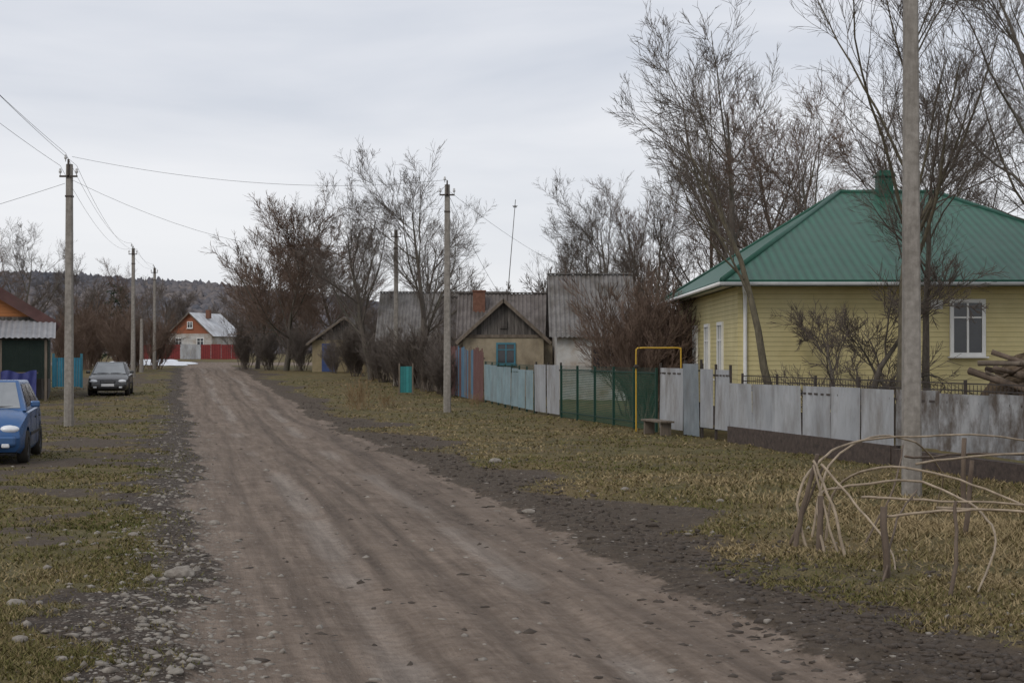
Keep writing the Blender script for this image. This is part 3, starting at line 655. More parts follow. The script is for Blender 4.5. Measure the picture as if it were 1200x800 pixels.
boxes('fascia', [(((ex0+ex1)/2,ey0,ez-.07),(ex1-ex0,.03,.16)),((ex0,(ey0+ey1)/2,ez-.07),(.03,ey1-ey0-.04,.16)),((ex1,(ey0+ey1)/2,ez-.07),(.03,ey1-ey0-.04,.16))], M['green_metal'], e)
tubeobj('gutter', [(ex0-.06,ey0-.08,ez-.09),(ex1+.06,ey0-.08,ez-.09)], .05, .05, M['fascia'], e, 8)
tubeobj('gutter', [(ex0-.08,ey0-.05,ez-.09),(ex0-.08,ey1,ez-.09)], .05, .05, M['white'], e, 8)
tubeobj('downpipe', smoothpts([(5.5,ey0-.06,ez-.1),(5.55,ey0+.1,ez-.28),(5.62,y0-.08,ez-.55),(5.62,y0-.08,.3)], 5), .05, .05, M['white'], e, 8)
window(e, (11.0, y0-.03, 1.95), .86, 1.38, 0, M['white'], fw=.09)
window(e, (14.0, y0-.03, 1.95), .86, 1.38, 0, M['white'], fw=.09)
for yy in (40.4, 43.1, 45.9, 48.7): window(e, (x0-.03, yy, 1.35), .95, 1.5, -math.pi/2, M['white'], fw=.09)
boxes('vent_cover', [((10.25,y0-.02,3.2),(.3,.04,.22))], M['white'], e, bev=.01)

# ---------------------------------------------------------------- street fence (line x = 13.3 - .248 y)
def fx(y): return 13.3-.248*y
fang = math.atan2(1, -.248)
def fence(name, label, ya, yb, h, n, pm, post_m, group=None, h0=.04, post_h=None, jitter=.02, gap=0.0, cat='fence', wob=.0):
    xa, xb = fx(ya), fx(yb); Ltot = math.hypot(xb-xa, yb-ya)
    e = thing(name, label, cat, (xa, ya, gz(xa, ya)), 0, group)
    ang = math.atan2(yb-ya, xb-xa); dz = gz(xb, yb)-gz(xa, ya)
    R = Matrix.Rotation(ang, 3, 'Z')
    for i in range(n):
        t = (i+.5)/n; c = Vector(((xb-xa)*t, (yb-ya)*t, dz*t)); w = Ltot/n-gap
        hh = h+random.uniform(-jitter, jitter)
        Rj = R @ Matrix.Rotation(random.uniform(-wob, wob), 3, 'Y') @ Matrix.Rotation(random.uniform(-.02, .02), 3, 'X')
        m = pm[i % len(pm)] if isinstance(pm, list) else pm
        V, F = [], []; ns = 14
        for a in range(ns+1):
            for zz in (h0, (h0+hh)*.5, hh):
                V.append(c+Rj @ Vector((-w/2+w*a/ns, .012*math.sin(a*2.1+i)+random.uniform(-.004,.004)+(i % 2)*.012, zz)))
        for a in range(ns):
            for k in range(2): q = a*3+k; F.append((q, q+3, q+4, q+1))
        o = pymesh('panel', V, F, m, e, smooth=True)
        sh = Vector((i*1.7, i*3.1, 0)); 
        for v in o.data.vertices: v.co += sh
        o.location = -sh
    if post_m:
        for i in range(n+1):
            t = i/n; ph = post_h or h+.05
            c = Vector(((xb-xa)*t, (yb-ya)*t, dz*t+ph/2))+R @ Vector((0, -.05, 0))
            boxes('post', [(c, (.05,.05,ph+.1), R)], post_m, e)
    for zz in (.25, h-.15):
        c = Vector(((xb-xa)/2, (yb-ya)/2, dz/2+zz))+R @ Vector((0, -.035, 0))
        boxes('rail', [(c, (Ltot,.03,.04), R)], post_m or M['steel'], e)
    return e
ea = fence('sheet_metal_fence', 'low galvanised sheet metal fence with rusty stains on dark plinth', 26.8, 34.1, 1.32, 6, [M['galv'], M['galv']], None, h0=.33, jitter=.012)
eb = fence('sheet_metal_fence', 'stained old sheet metal fence on dark brick plinth', 16.5, 26.75, 1.32, 7, [M['galv_dirty']], None, h0=.36, jitter=.03, wob=.012)
for e_, ya, yb in ((ea,26.8,34.1),(eb,16.5,26.75)):
    xa, xb = fx(ya), fx(yb); ang = math.atan2(yb-ya, xb-xa)
    boxes('plinth', [(((xb-xa)/2+.03,(yb-ya)/2,.13),(math.hypot(xb-xa,yb-ya),.2,.42),ang)], M['plinth'], e_)
fence('sheet_metal_fence', 'plain galvanised sheet beside the grey gate', 34.2, 35.9, 1.62, 2, M['galv'], M['steel'], h0=.25)
g = fence('entrance_gate', 'narrow grey metal gate between sheet panels', 35.95, 37.0, 1.72, 1, M['grey_door'], M['steel'], h0=.03, cat='gate')
boxes('handle', [((-.06,.25,.95),(.03,.12,.03))], M['rim'], g)
fence('sheet_metal_fence', 'light galvanised sheet panel beside the yellow gas pipe', 37.05, 38.7, 1.64, 1, M['galv'], M['steel'], h0=.12)
def net_fence(ya, yb, h, n, label, netm):
    xa, xb = fx(ya), fx(yb); Lt = math.hypot(xb-xa, yb-ya); e = thing('netting_fence', label, 'fence', (xa, ya, gz(xa, ya))); ang = math.atan2(yb-ya, xb-xa)
    for i in range(n):
        c0 = i*Lt/n; w = Lt/n; V, F = [], []; sp, wd = .05, .008
        def strip(p, q, t):
            k = len(V); p = Vector(p); q = Vector(q); d = (q-p).normalized(); s = Vector((-d.z, 0, d.x))*wd
            V.extend([p-s+Vector((0,t,0)), p+s+Vector((0,t,0)), q+s+Vector((0,t,0)), q-s+Vector((0,t,0))]); F.append((k, k+1, k+2, k+3))
        a = sp/2
        while a < w: strip((a,0,.04), (a,0,h), 0); a += sp
        a = .06
        while a < h: strip((0,0,a), (w,0,a), .004); a += sp
        pymesh('netting', V, F, netm, e, loc=(c0*math.cos(ang), c0*math.sin(ang), 0), rz=ang)
    for i in range(n+1):
        c0 = i*Lt/n
        boxes('post', [((c0*math.cos(ang), c0*math.sin(ang)-.03, h/2+.03),(.06,.06,h+.2),ang)], M['green_post'], e)
    boxes('rail', [((Lt/2*math.cos(ang), Lt/2*math.sin(ang)-.02, zz),(Lt,.035,.035),ang) for zz in (.2, h)], M['green_post'], e)
    V, F = [], []
    for i in range(int(Lt/.14)):
        c0 = i*.14+.07; k = len(V)
        for a in range(8):
            for r in (.05, .034):
                V.append(((c0+r*math.cos(a*math.pi/4))*math.cos(ang), (c0+r*math.cos(a*math.pi/4))*math.sin(ang), h+.075+r*math.sin(a*math.pi/4)))
        for a in range(8): b = (a+1) % 8; F.append((k+2*a, k+2*b, k+2*b+1, k+2*a+1))
    pymesh('ornament', V, F, M['green_post'], e)
    return e
net_fence(38.9, 47.5, 1.5, 5, 'green netting fence on dark steel posts', M['net'])
fence('double_gate', 'whitish sheet metal double gate', 47.7, 50.6, 1.6, 2, M['galv'], M['steel'], h0=.08, cat='gate')
fb = fence('ornamental_sheet_fence', 'pale blue sheet fence with an ornamental iron top', 50.8, 57.8, 1.42, 7, M['galv_blue'], M['green_post'], h0=.1)
V, F = [], []
xa, ya, xb, yb = fx(50.8), 50.8, fx(57.8), 57.8
for i in range(50):
    t = (i+.5)/50; cxx, cyy = (xb-xa)*t, (yb-ya)*t; k = len(V)
    for a in range(8):
        for r in (.075, .05): V.append((cxx-.24*r*math.cos(a*math.pi/4), cyy+.97*r*math.cos(a*math.pi/4), 1.52+.11*t+r*math.sin(a*math.pi/4)))
    for a in range(8): b = (a+1) % 8; F.append((k+2*a, k+2*b, k+2*b+1, k+2*a+1))
pymesh('ornament', V, F, M['green_post'], fb)
def plank_fence(ya, yb, h, label, ms, line=fx):
    xa, xb = line(ya), line(yb); Lt = math.hypot(xb-xa, yb-ya); ang = math.atan2(yb-ya, xb-xa)
    e = thing('plank_fence', label, 'fence', (xa, ya, gz(xa, ya))); n = int(Lt/.13); R = Matrix.Rotation(ang, 3, 'Z'); dz = gz(xb, yb)-gz(xa, ya)
    grp = {}
    for i in range(n):
        c0 = (i+.5)*Lt/n; hh = h+random.uniform(-.12, .1); k_ = (i//5*7+i//11) % len(ms) if random.random() < .75 else random.randrange(len(ms))
        grp.setdefault(k_, []).append(((c0*math.cos(ang), c0*math.sin(ang), dz*c0/Lt+hh/2+.03),(Lt/n*.9,.025,hh),R @ Matrix.Rotation(random.uniform(-.02,.02),3,'Y')))
    for k, l in grp.items(): boxes('planking', l, ms[k], e)
    boxes('rail', [((Lt/2*math.cos(ang)+.05, Lt/2*math.sin(ang)+.02, dz/2+zz),(Lt,.05,.08),ang) for zz in (.4, h-.35)], M['wood'], e)
    return e
plank_fence(58.0, 64.0, 1.95, 'patchwork plank fence painted reddish blue and grey', [M['plank_fence'], M['plank_fence_b'], M['wood'], M['plank_fence']])
plank_fence(64.3, 72.0, 1.4, 'low grey plank fence hidden by shrubs', [M['wood']])
e = thing('turquoise_gate', 'small turquoise gate standing among bare shrubs', 'gate', (-4.45, 64.5, gz(-4.45, 64.5)))
boxes('panel', [((0,0,.62),(.5,.03,1.1))], M['turq'], e); boxes('post', [((-.28,0,.65),(.06,.06,1.3))], M['wood'], e); boxes('post', [((.28,0,.65),(.06,.06,1.3))], M['wood'], e)
def iron_fence():
    ya, yb = 20.5, 35.8; dx = .95; xa, xb = fx(ya)+dx, fx(yb)+dx; ang = math.atan2(yb-ya, xb-xa); Lt = math.hypot(xb-xa, yb-ya)
    e = thing('garden_fence', 'dark low wire and iron garden fence behind metal sheets', 'fence', (xa, ya, 0))
    for i in range(9):
        c = i*Lt/8; boxes('post', [((c*math.cos(ang), c*math.sin(ang), .78),(.05,.05,1.56))], M['steel'], e)
    boxes('rail', [((Lt/2*math.cos(ang), Lt/2*math.sin(ang), z),(Lt,.02,.022),ang) for z in (1.5,1.38,.6)], M['steel'], e)
    lst = []
    for i in range(int(Lt/.12)):
        c = i*.12; lst.append(((c*math.cos(ang), c*math.sin(ang)+.02, .95),(.010,.010,1.06)))
    boxes('bars', lst, M['steel'], e)
iron_fence()
e = thing('gas_pipe', 'yellow gas pipe arching above the fence', 'gas pipe', (3.15, 39.0, gz(3.15, 39)))
tubeobj('pipe', smoothpts([(0,0,-.1),(0,0,1.2),(0,0,2.0),(.03,.01,2.09),(.1,.02,2.12),(.6,.1,2.12),(1.07,.18,2.12),(1.14,.2,2.08),(1.16,.2,2.0),(1.16,.2,.6),(1.16,.2,0)], 5), .020, .020, M['yellow_pipe'], e, 8)
boxes('valve', [((0,-.02,1.65),(.08,.08,.1)),((0,-.08,1.65),(.13,.03,.03))], M['steel'], e, bev=.008)
e = thing('bench', 'small old wooden bench in front of the fence', 'bench', (3.45, 37.4, gz(3.45, 37.4)), fang+math.pi)
boxes('seat', [((0,0,.34),(1.5,.16,.045)),((0,.18,.34),(1.5,.16,.045))], M['wood'], e, bev=.006)
for s in (-.6, .6): boxes('leg', [((s,.09,.155),(.09,.26,.325))], M['wood'], e, bev=.006)

# ---------------------------------------------------------------- neighbour buildings
e = gable_house('small_shed_house', 'small clay house with weathered plank gable and grey slate roof', (-2.0, 63.2, gz(-.4, 63)-.05), 3.3, 4.5, 2.55, 1.5, M['clay'], M['slate_brown'], M['plank_dark'], over=.3)
w = window(e, (1.75, -.03, 1.35), .8, .9, 0, M['blue_paint'])
boxes('attic_vent', [((1.65,-.02,3.0),(.3,.06,.32)),((1.65,-.035,3.0),(.2,.06,.22))], M['plank_dark'], e)
boxes('step_trim', [((1.65,-.02,2.52),(3.4,.05,.12))], M['wood'], e)
e = gable_house('village_house', 'whitewashed old house with tall grey corrugated slate roof', (1.75, 60, gz(2, 60)-.05), 2.9, 6.5, 2.7, 2.4, M['whitewash'], M['slate'], M['plank_dark'], over=.3, ridge='x')
window(e, (1.7, -.03, 1.2), .7, .9, 0, M['wood'])
e = gable_house('village_house', 'low old house with brown slate roof behind plank shed', (-2.2, 68.5, gz(0, 68)-.05), 5.2, 5.0, 2.6, 1.9, M['clay'], M['slate_brown'], M['plank_dark'], over=.3, ridge='x')
boxes('chimney', [((.7,1.6,4.0),(.55,.55,1.1)),((.7,1.6,4.57),(.63,.63,.07))], M['brick_old'], e)
gable_house('long_barn', 'long low barn with weathered grey slate roof', (-7.0, 82, gz(-4, 86)-.05), 6.6, 6, 2.3, 2.5, M['clay'], M['slate'], M['plank_dark'], over=.3, ridge='x', cat='barn')
gable_house('grey_shed', 'second grey roofed shed behind the bare trees', (-3.4, 76, gz(-3, 76)-.05), 3.6, 5, 2.6, 1.9, M['clay'], M['slate_brown'], M['plank_dark'], over=.3, ridge='x', cat='shed')
e = gable_house('small_house', 'small ochre house with slate roof and blue door', (-13.0, 100, gz(-11, 100)-.05), 4.2, 6, 2.1, 1.5, M['ochre'], M['slate'], M['plank_dark'], over=.35)
d = boxes('door', [((1.05,-.02,.95),(.85,.05,1.85))], M['blue_door'], e); boxes('handle', [((1.38,-.06,.95),(.03,.04,.12))], M['steel'], d)
window(e, (2.9, -.03, .9), .7, .8, 0, M['white'])
z = gz(.1, 66)
e = thing('antenna_mast', 'tall thin leaning antenna mast beside grey roofs', 'antenna', (-.45, 66, z))
tubeobj('mast', [(0,0,0),(.25,0,4),(.6,0,8.3)], .026, .014, M['steel'], e, 6)
boxes('aerial', [((.58,0,8.0),(.04,.9,.03)),((.58,-.3,8.0),(.22,.02,.02)),((.58,0,8.0),(.18,.02,.02)),((.58,.3,8.0),(.16,.02,.02))], M['steel'], e)
gzf = gz(-37, 180)
e = gable_house('brick_house', 'orange brick house with snow covered roof at street end', (-39.8, 178, gzf-.1), 5.4, 8, 2.9, 2.45, M['whitewash'], M['snow_roof'], M['brick'], rz=math.radians(-14), over=.35, amp=.01)
window(e, (1.3, -.03, 1.2), .9, 1.2, 0, M['white']); window(e, (4.0, -.03, 1.2), .9, 1.2, 0, M['white']); window(e, (2.7, -.03, 3.5), .7, .8, 0, M['white'])
boxes('chimney', [((3.6,3,5.2),(.5,.5,1.0))], M['brick_old'], e)
e = thing('red_fence', 'dark red sheet metal fence around the brick house', 'fence', (-43.0, 168, gz(-38, 168)))
for i in range(12): boxes('panel', [((.55+i*1.12,0,.8),(1.08,.03,1.6+.1*(i % 3 == 0)))], M['red'] if i not in (6, 7) else M['galv'], e)
boxes('rail', [((6.8,.04,.4),(13.5,.04,.06)),((6.8,.04,1.3),(13.5,.04,.06))], M['steel'], e)
gable_house('annex_shed', 'low grey roofed shed beside the brick house', (-46.0, 176, gz(-43, 176)-.1), 5.5, 5, 1.9, .9, M['whitewash'], M['slate'], M['clay'], over=.3, ridge='x', cat='shed')
def snow(cx_, cy_, a, b, seed):
    n = 36; V = [(0,0,.16)]; F = []
    for k, q in ((.5,.13),(.85,.06),(1,-.03)):
        for i in range(n):
            t = i/n*2*math.pi; r = 1+.22*math.sin(3*t+seed)+.13*math.sin(7*t+seed*2)
            x = a*k*r*math.cos(t); y = b*k*r*math.sin(t); V.append((x, y, q+gz(cx_+x, cy_+y)-gz(cx_, cy_)))
    for i in range(n):
        j = (i+1) % n; F.append((0, 1+i, 1+j))
        for k in range(2): F.append((1+k*n+i, 1+k*n+j, 1+(k+1)*n+j, 1+(k+1)*n+i))
    o = pymesh('snow_patch', V, F, M['snow'], None, smooth=True, loc=(cx_, cy_, gz(cx_, cy_)+.08)); tag(o, 'melting patch of snow on the ground', 'snow', 'melting snow patches')
snow(-31.2, 136, 2.6, 7.5, 1); snow(-35.0, 148, 2.6, 7.0, 3); snow(-28.3, 128, 1.1, 1.6, 5)

# ---------------------------------------------------------------- houses on the other side
e = gable_house('wooden_house', 'house with orange plank gable and maroon roof', (-27.75, 59.4, gz(-23, 62)-.05), 9.4, 8, 3.35, 2.9, M['plank_dark'], M['maroon'], M['orange_wood'], rz=math.radians(16), over=.4, amp=.012, barge=.42, bm_=M['maroon'])
V, F = corr((4.0,-.15,3.2), (5.7,0,0), (0,-2.3,-.72), 26, .02)
pymesh('porch_roof', V, F, M['grey_sheet'], e)
for i in range(4): boxes('porch_post', [((4.3+i*1.68,-2.2,1.2),(.1,.1,2.4))], M['wood'], e)
V, F = [], []
for i in range(130):
    a = 4.3+i*.04; V += [(a,-2.24,.9),(a+.030,-2.24,.9),(a+.030,-2.24,2.4),(a,-2.24,2.4)]; k = 4*i; F.append((k,k+1,k+2,k+3))
for i in range(36):
    a = .9+i*.041; k = len(V); V += [(4.3,-2.245,a),(9.4,-2.245,a),(9.4,-2.245,a+.03),(4.3,-2.245,a+.03)]; F.append((k,k+1,k+2,k+3))
pymesh('porch_netting', V, F, M['net_dark'], e)
e = thing('tarp_cover', 'dark blue tarpaulin hung over a low fence', 'tarpaulin', (-19.1, 58.0, gz(-19.3, 58)), math.radians(14))
V, F = [], []; nu, nv = 24, 8
for j in range(nv+1):
    for i in range(nu+1): V.append((-.2+i/nu*1.3, .05*math.sin(i*.9+j*.4)-.03*j, 1.2+.06*math.sin(i*.35)-j/nv*1.12))
for j in range(nv):
    for i in range(nu): a = j*(nu+1)+i; F.append((a, a+1, a+nu+2, a+nu+1))
pymesh('sheet', V, F, M['tarp'], e, smooth=True); boxes('rail', [((.45,.1,1.15),(1.4,.06,.06))], M['wood'], e)
for s in (0, 1.0): boxes('post', [((s,.12,.6),(.08,.08,1.25))], M['wood'], e)
e = thing('wooden_fence', 'low grey plank fence beside the blue tarpaulin', 'fence', (-21.4, 57.0, gz(-21, 57)), math.radians(14))
boxes('planking', [((i*.16,0,.57+.03*random.random()),(.14,.025,1.1)) for i in range(13)], M['wood'], e); boxes('top_rail', [((.95,-.03,1.17),(2.2,.12,.05))], M['stick'], e)
e = thing('turquoise_fence', 'bright turquoise picket fence near the parked dark sedan', 'fence', (-22.1, 74, gz(-21, 74)))
boxes('planking', [((i*.13,0,.75),(.11,.025,1.4)) for i in range(11)], M['turq_b'], e); boxes('post', [((0,.05,.8),(.1,.1,1.7))], M['blue_paint'], e); boxes('post', [((1.35,.05,.8),(.1,.1,1.7))], M['blue_paint'], e)
def woodpile():
    e = thing('woodpile', 'heap of brown logs and brushwood in the yard', 'woodpile', (10.9, 32.6, 0)); rg = random.Random(4)
    for i in range(60):
        a = rg.uniform(-.9, .9); L_ = rg.uniform(.8, 1.8); z = .12+1.75*rg.random()**.8; x = rg.uniform(-.6, 1.6)*(1-.25*z/2); r = rg.uniform(.025, .09)
        dz = rg.uniform(-.35, .35)
        tubeobj('log', [(x-L_/2*math.cos(a), L_/2*math.sin(a), z-dz), (x, 0, z), (x+L_/2*math.cos(a), -L_/2*math.sin(a), z+dz)], r, r*.7, M['stick_dark'] if i % 4 else M['wood'], e, 7)
woodpile()
V, F = [], []
n, m_ = 22, 8
for j in range(m_+1):
    for i in range(n):
        t = i/n*2*math.pi; ph = j/m_*math.pi/2; r = math.cos(ph)*(1+.12*math.sin(4*t+j)+.08*random.random()); V.append((1.0*r*math.cos(t), .8*r*math.sin(t), 1.95*math.sin(ph)*(1+.05*random.random())))
for j in range(m_):
    for i in range(n): F.append((j*n+i, j*n+(i+1) % n, (j+1)*n+(i+1) % n, (j+1)*n+i))
tag(pymesh('compost_heap', V, F, M['straw'], None, loc=(11.3, 33.8, 0)), 'brown heap of brush and straw by the yellow house', 'heap')

# ---------------------------------------------------------------- bent stick frame
e = thing('stick_frame', 'garden frame of bent pale branches lashed to short posts', 'garden frame', (3.0, 13, 0))
def st(name, pts, r0, r1, m):
    P = [(x-3.0, y-13, z) for x, y, z in pts]; rg = np.random.default_rng(len(P)+int(100*abs(pts[0][0])))
    P = smoothpts(P, 6) if len(P) > 2 else np.array([np.array(P[0])*(1-t)+np.array(P[1])*t for t in np.linspace(0, 1, 6)])
    kx = np.cumsum(rg.normal(0, .008, P.shape), 0); kx -= np.linspace(0, 1, len(P))[:, None]*kx[-1]; P = P+kx
    tubeobj(name, P, r0, r1, m, e, 7)
S, D = M['stick'], M['stick_dark']
st('hoop', [(3.0,15.6,0),(2.95,15.9,.55),(3.3,16.3,.93),(3.9,16.8,1.08),(5.0,17.3,1.06),(6.3,18,.98),(7.6,18.6,.85)], .016, .009, S)
st('hoop', [(3.05,15.0,.0),(3.05,15.3,.5),(3.3,15.4,.66),(3.9,15.0,.74),(4.2,14.1,.62),(4.2,13.3,.38),(3.75,12.5,-.02)], .016, .009, S)
st('hoop', [(3.3,16.2,0),(3.4,16,.6),(3.8,15.3,.86),(4.4,14.6,.78),(4.8,13.9,.55),(4.75,13.0,.2),(4.45,12.6,-.02)], .015, .008, S)
st('hoop', [(3.4,14.9,.62),(4.0,14.2,.66),(4.9,14.0,.62),(6.0,14.0,.5)], .013, .009, S)
st('hoop', [(4.0,14.5,.55),(4.7,13.8,.58),(5.2,13.2,.4),(5.0,12.4,.0)], .014, .008, S)
st('hoop', [(3.2,16.5,.0),(3.4,16.7,.7),(3.9,17.2,1.02),(4.7,18,.95),(5.3,19,.5),(5.4,19.6,0)], .014, .009, S)
st('hoop', [(3.1,15.4,.9),(3.35,15.0,.55),(3.5,14.2,.2),(3.42,13.6,-.02)], .013, .008, S)
st('rail', [(3.25,13.55,.58),(3.9,13.5,.66),(4.7,13.4,.62),(5.6,13.4,.6)], .013, .009, S)
st('rail', [(4.6,17.5,.75),(5.8,18,.82),(7.4,18.6,.8)], .015, .011, S)
st('rail', [(4.9,19.2,.72),(6.2,20.6,.66),(7.8,22,.6)], .016, .012, D)
st('post', [(2.85,15.6,-.1),(2.98,15.7,.45),(3.12,15.7,.98)], .028, .022, D)
st('post', [(3.02,15.1,-.1),(3.05,15.2,.6)], .034, .03, D)
st('post', [(3.22,14.7,-.1),(3.12,14.9,.45),(2.98,15.2,.95)], .018, .012, S)
st('post', [(3.2,14.9,-.1),(3.0,15.3,.9)], .014, .010, S)
st('post', [(2.8,15.9,-.1),(3.2,15.8,.85)], .016, .012, D)
st('post', [(3.27,13.5,-.1),(3.27,13.52,.66)], .034, .03, D)
st('post', [(3.52,12.4,-.1),(3.60,12.45,.3),(3.64,12.6,.8)], .020, .014, D)
st('post', [(5.65,19.3,-.1),(5.68,19.3,.95)], .035, .03, D)
st('post', [(7.25,21.6,-.1),(7.3,21.6,1.0)], .035, .03, D)
st('post', [(4.1,12.2,-.1),(4.25,12.5,.3),(4.35,12.9,.62)], .016, .011, D)
st('post', [(4.9,16.6,-.1),(5.0,16.7,.85)], .03, .025, D)
st('post', [(3.2,13.3,.0),(3.45,13.8,.45),(3.85,14.6,.72)], .011, .008, D)
st('post', [(3.6,15.9,-.05),(4.0,16.3,.5),(4.3,16.9,1.0)], .012, .009, D)

# ---------------------------------------------------------------- cars
def cyl_pts(c, r, hw, n=28):
    V = []
    for s in (-1, 1):
        for i in range(n): V.append((c[0]+s*hw, c[1]+r*math.cos(2*math.pi*i/n), c[2]+r*math.sin(2*math.pi*i/n)))
    F = [(i, (i+1) % n, n+(i+1) % n, n+i) for i in range(n)]+[tuple(range(n)), tuple(range(n, 2*n))]
    return V, F
def make_car(label, loc, rz, paint, hatch, group):
    e = thing('parked_car', label, 'car', loc, rz, group)
    Lh = 1.95 if hatch else 2.15
    if hatch:
        S_ = [(-1.95,.34,.60,.66),(-1.88,.24,.72,.76),(-1.6,.20,.86,.82),(-1.0,.19,.98,.84),(-.3,.19,1.0,.845),(.7,.19,1.02,.845),(1.3,.19,1.03,.84),(1.7,.22,1.02,.81),(1.88,.26,.98,.77),(1.95,.36,.85,.72)]
        yb0, yb1, yr0, yr1, zr, wb, wr, zb0 = -1.1, 1.86, -.30, 1.45, 1.50, .79, .58, .98
        wf, wr_ = -1.22, 1.24
    else:
        S_ = [(-2.15,.34,.56,.66),(-2.08,.24,.68,.76),(-1.8,.20,.79,.82),(-1.1,.19,.90,.84),(-.3,.19,.92,.845),(.7,.19,.94,.845),(1.3,.19,.97,.84),(1.8,.22,.97,.82),(2.08,.26,.95,.77),(2.15,.36,.85,.72)]
        yb0, yb1, yr0, yr1, zr, wb, wr, zb0 = -1.15, 1.55, -.35, .95, 1.41, .78, .57, .90
        wf, wr_ = -1.35, 1.15
    V = []; k = 14
    for (y, zb_, zt_, w) in S_:
        half = [(0,zt_+.03),(w*.55,zt_+.022),(w*.86,zt_-.01),(w*.97,zt_-.08),(w,zt_-.22),(w*1.0,(zb_+zt_)/2-.02),(w*.985,zb_+.10),(w*.9,zb_)]
        ring = half+[(-a, b) for a, b in half[::-1][0:7]]
        k = len(ring); V += [(a, y, b) for a, b in ring]
    F = []; n = len(S_)
    for j in range(n-1):
        for i in range(k): F.append((j*k+i, j*k+(i+1) % k, (j+1)*k+(i+1) % k, (j+1)*k+i))
    F += [tuple(range(k)), tuple(range((n-1)*k, n*k))]
    body = pymesh('body', V, F, paint, e, smooth=True)
    cut = []
    for wy in (wf, wr_):
        for sx in (-1, 1):
            Vc, Fc = cyl_pts((sx*.85, wy, .31), .36, .26)
            c = pymesh('cutter', Vc, Fc, M['plastic'], e); cut.append(c)
            md = body.modifiers.new('b', 'BOOLEAN'); md.operation = 'DIFFERENCE'; md.object = c; md.solver = 'EXACT'
    dg = bpy.context.evaluated_depsgraph_get(); dg.update()
    me = bpy.data.meshes.new_from_object(body.evaluated_get(dg)); body.modifiers.clear()
    if len(me.polygons) > 20: body.data = me
    me.materials.clear(); me.materials.append(paint)
    for p in me.polygons: p.use_smooth = True
    try: me.set_sharp_from_angle(angle=math.radians(35))
    except Exception: pass
    for c in cut: bpy.data.objects.remove(c)
    bl, br = [(-wb,yb0,zb0-.03),(wb,yb0,zb0-.03),(wb,yb1,zb0),(-wb,yb1,zb0)], [(-wr,yr0,zr),(wr,yr0,zr),(wr,yr1,zr-.02),(-wr,yr1,zr-.02)]
    V = bl+br
    cab = pymesh('cabin', V, [(0,1,5,4),(1,2,6,5),(2,3,7,6),(3,0,4,7),(4,5,6,7),(3,2,1,0)], paint, e)
    bm = bmesh.new(); bm.from_mesh(cab.data); bmesh.ops.bevel(bm, geom=[ed for ed in bm.edges if max(v.co.z for v in ed.verts) > 1.2], offset=.055, segments=4, affect='EDGES', profile=.6)
    bm.to_mesh(cab.data); bm.free(); cab.data.polygons.foreach_set('use_smooth', [True]*len(cab.data.polygons))
    try: cab.data.set_sharp_from_angle(angle=math.radians(30))
    except Exception: pass
    def facewin(name, a, b, c, d, s0, s1, t0, t1):
        a, b, c, d = map(Vector, (a, b, c, d)); nrm_ = (b-a).cross(d-a).normalized()
        cc = (a+b+c+d)/4
        if nrm_.dot(cc-Vector((0, .3, 1.0))) < 0: nrm_ = -nrm_
        def P(s, t): return (a*(1-s)+b*s)*(1-t)+(d*(1-s)+c*s)*t+nrm_*.008
        vs = [P(s0,t0),P(s1,t0),P(s1,t1),P(s0,t1)]; vs += [v-nrm_*.006 for v in vs]
        pymesh(name, vs, [(0,1,2,3),(0,4,5,1),(1,5,6,2),(2,6,7,3),(3,7,4,0)], M['car_glass'] if name == 'windshield' else M['glass'], e)
    facewin('windshield', V[0], V[1], V[5], V[4], .06, .94, .08, .92)
    facewin('rear_window', V[3], V[2], V[6], V[7], .08, .92, .15, .9)
    for (a, b, c, d) in ((V[1],V[2],V[6],V[5]),(V[0],V[3],V[7],V[4])):
        facewin('side_window', a, b, c, d, .10, .42, .10, .86); facewin('side_window', a, b, c, d, .46, .74, .10, .86); facewin('side_window', a, b, c, d, .77, .90, .12, .82)
    y0_ = -Lh
    zl = S_[1][2]-.06
    for s in (-1, 1):
        bm = bmesh.new(); bmesh.ops.create_uvsphere(bm, u_segments=16, v_segments=10, radius=1)
        for v in bm.verts: v.co = Vector((s*.56+v.co.x*.19, y0_+.11+v.co.y*.13, zl-.02+v.co.z*.085))
        mh = bpy.data.meshes.new('headlight'); bm.to_mesh(mh); bm.free(); mh.materials.append(M['lamp']); mh.polygons.foreach_set('use_smooth', [True]*len(mh.polygons))
        link(bpy.data.objects.new('headlight', mh), e)
        boxes('tail_light', [((s*.64, Lh-.06, .80),(.18,.12,.2))], M['red'], e, bev=.02)
        boxes('mirror', [((s*(wb+.12), yb0+.45, zb0+.08),(.17,.10,.12))], paint, e, bev=.03)
        boxes('door_handle', [((s*.848, .15, .80),(.03,.16,.03)),((s*.848, .95, .80),(.03,.14,.03))], M['plastic'], e, bev=.006)
        boxes('door_seam', [((s*.843, -.72, .62),(.006,.012,.6)),((s*.846, .32, .62),(.006,.012,.64)),((s*.845, 1.12 if not hatch else .95, .68),(.006,.012,.5))], M['plastic'], e)
        boxes('side_moulding', [((s*.848, .05, .52),(.02,1.7,.06))], M['plastic'], e, bev=.006)
        boxes('fog_lamp', [((s*.52, y0_-.035, .36),(.14,.06,.08))], M['lamp'], e, bev=.02)
    boxes('grille', [((0, y0_-.012, zl-.03),(.62,.05,.10))], M['plastic'], e, bev=.015)
    boxes('grille_bar', [((0, y0_-.04, zl-.03),(.56,.012,.018))], M['rim'], e)
    boxes('bumper', [((0, y0_+.02, .44),(1.40,.16,.20))], paint, e, bev=.05, smooth=True)
    boxes('air_intake', [((0, y0_-.03, .345),(.8,.1,.10))], M['plastic'], e, bev=.02)
    boxes('license_plate', [((0, y0_-.075, .455),(.52,.014,.112))], M['plate'], e)
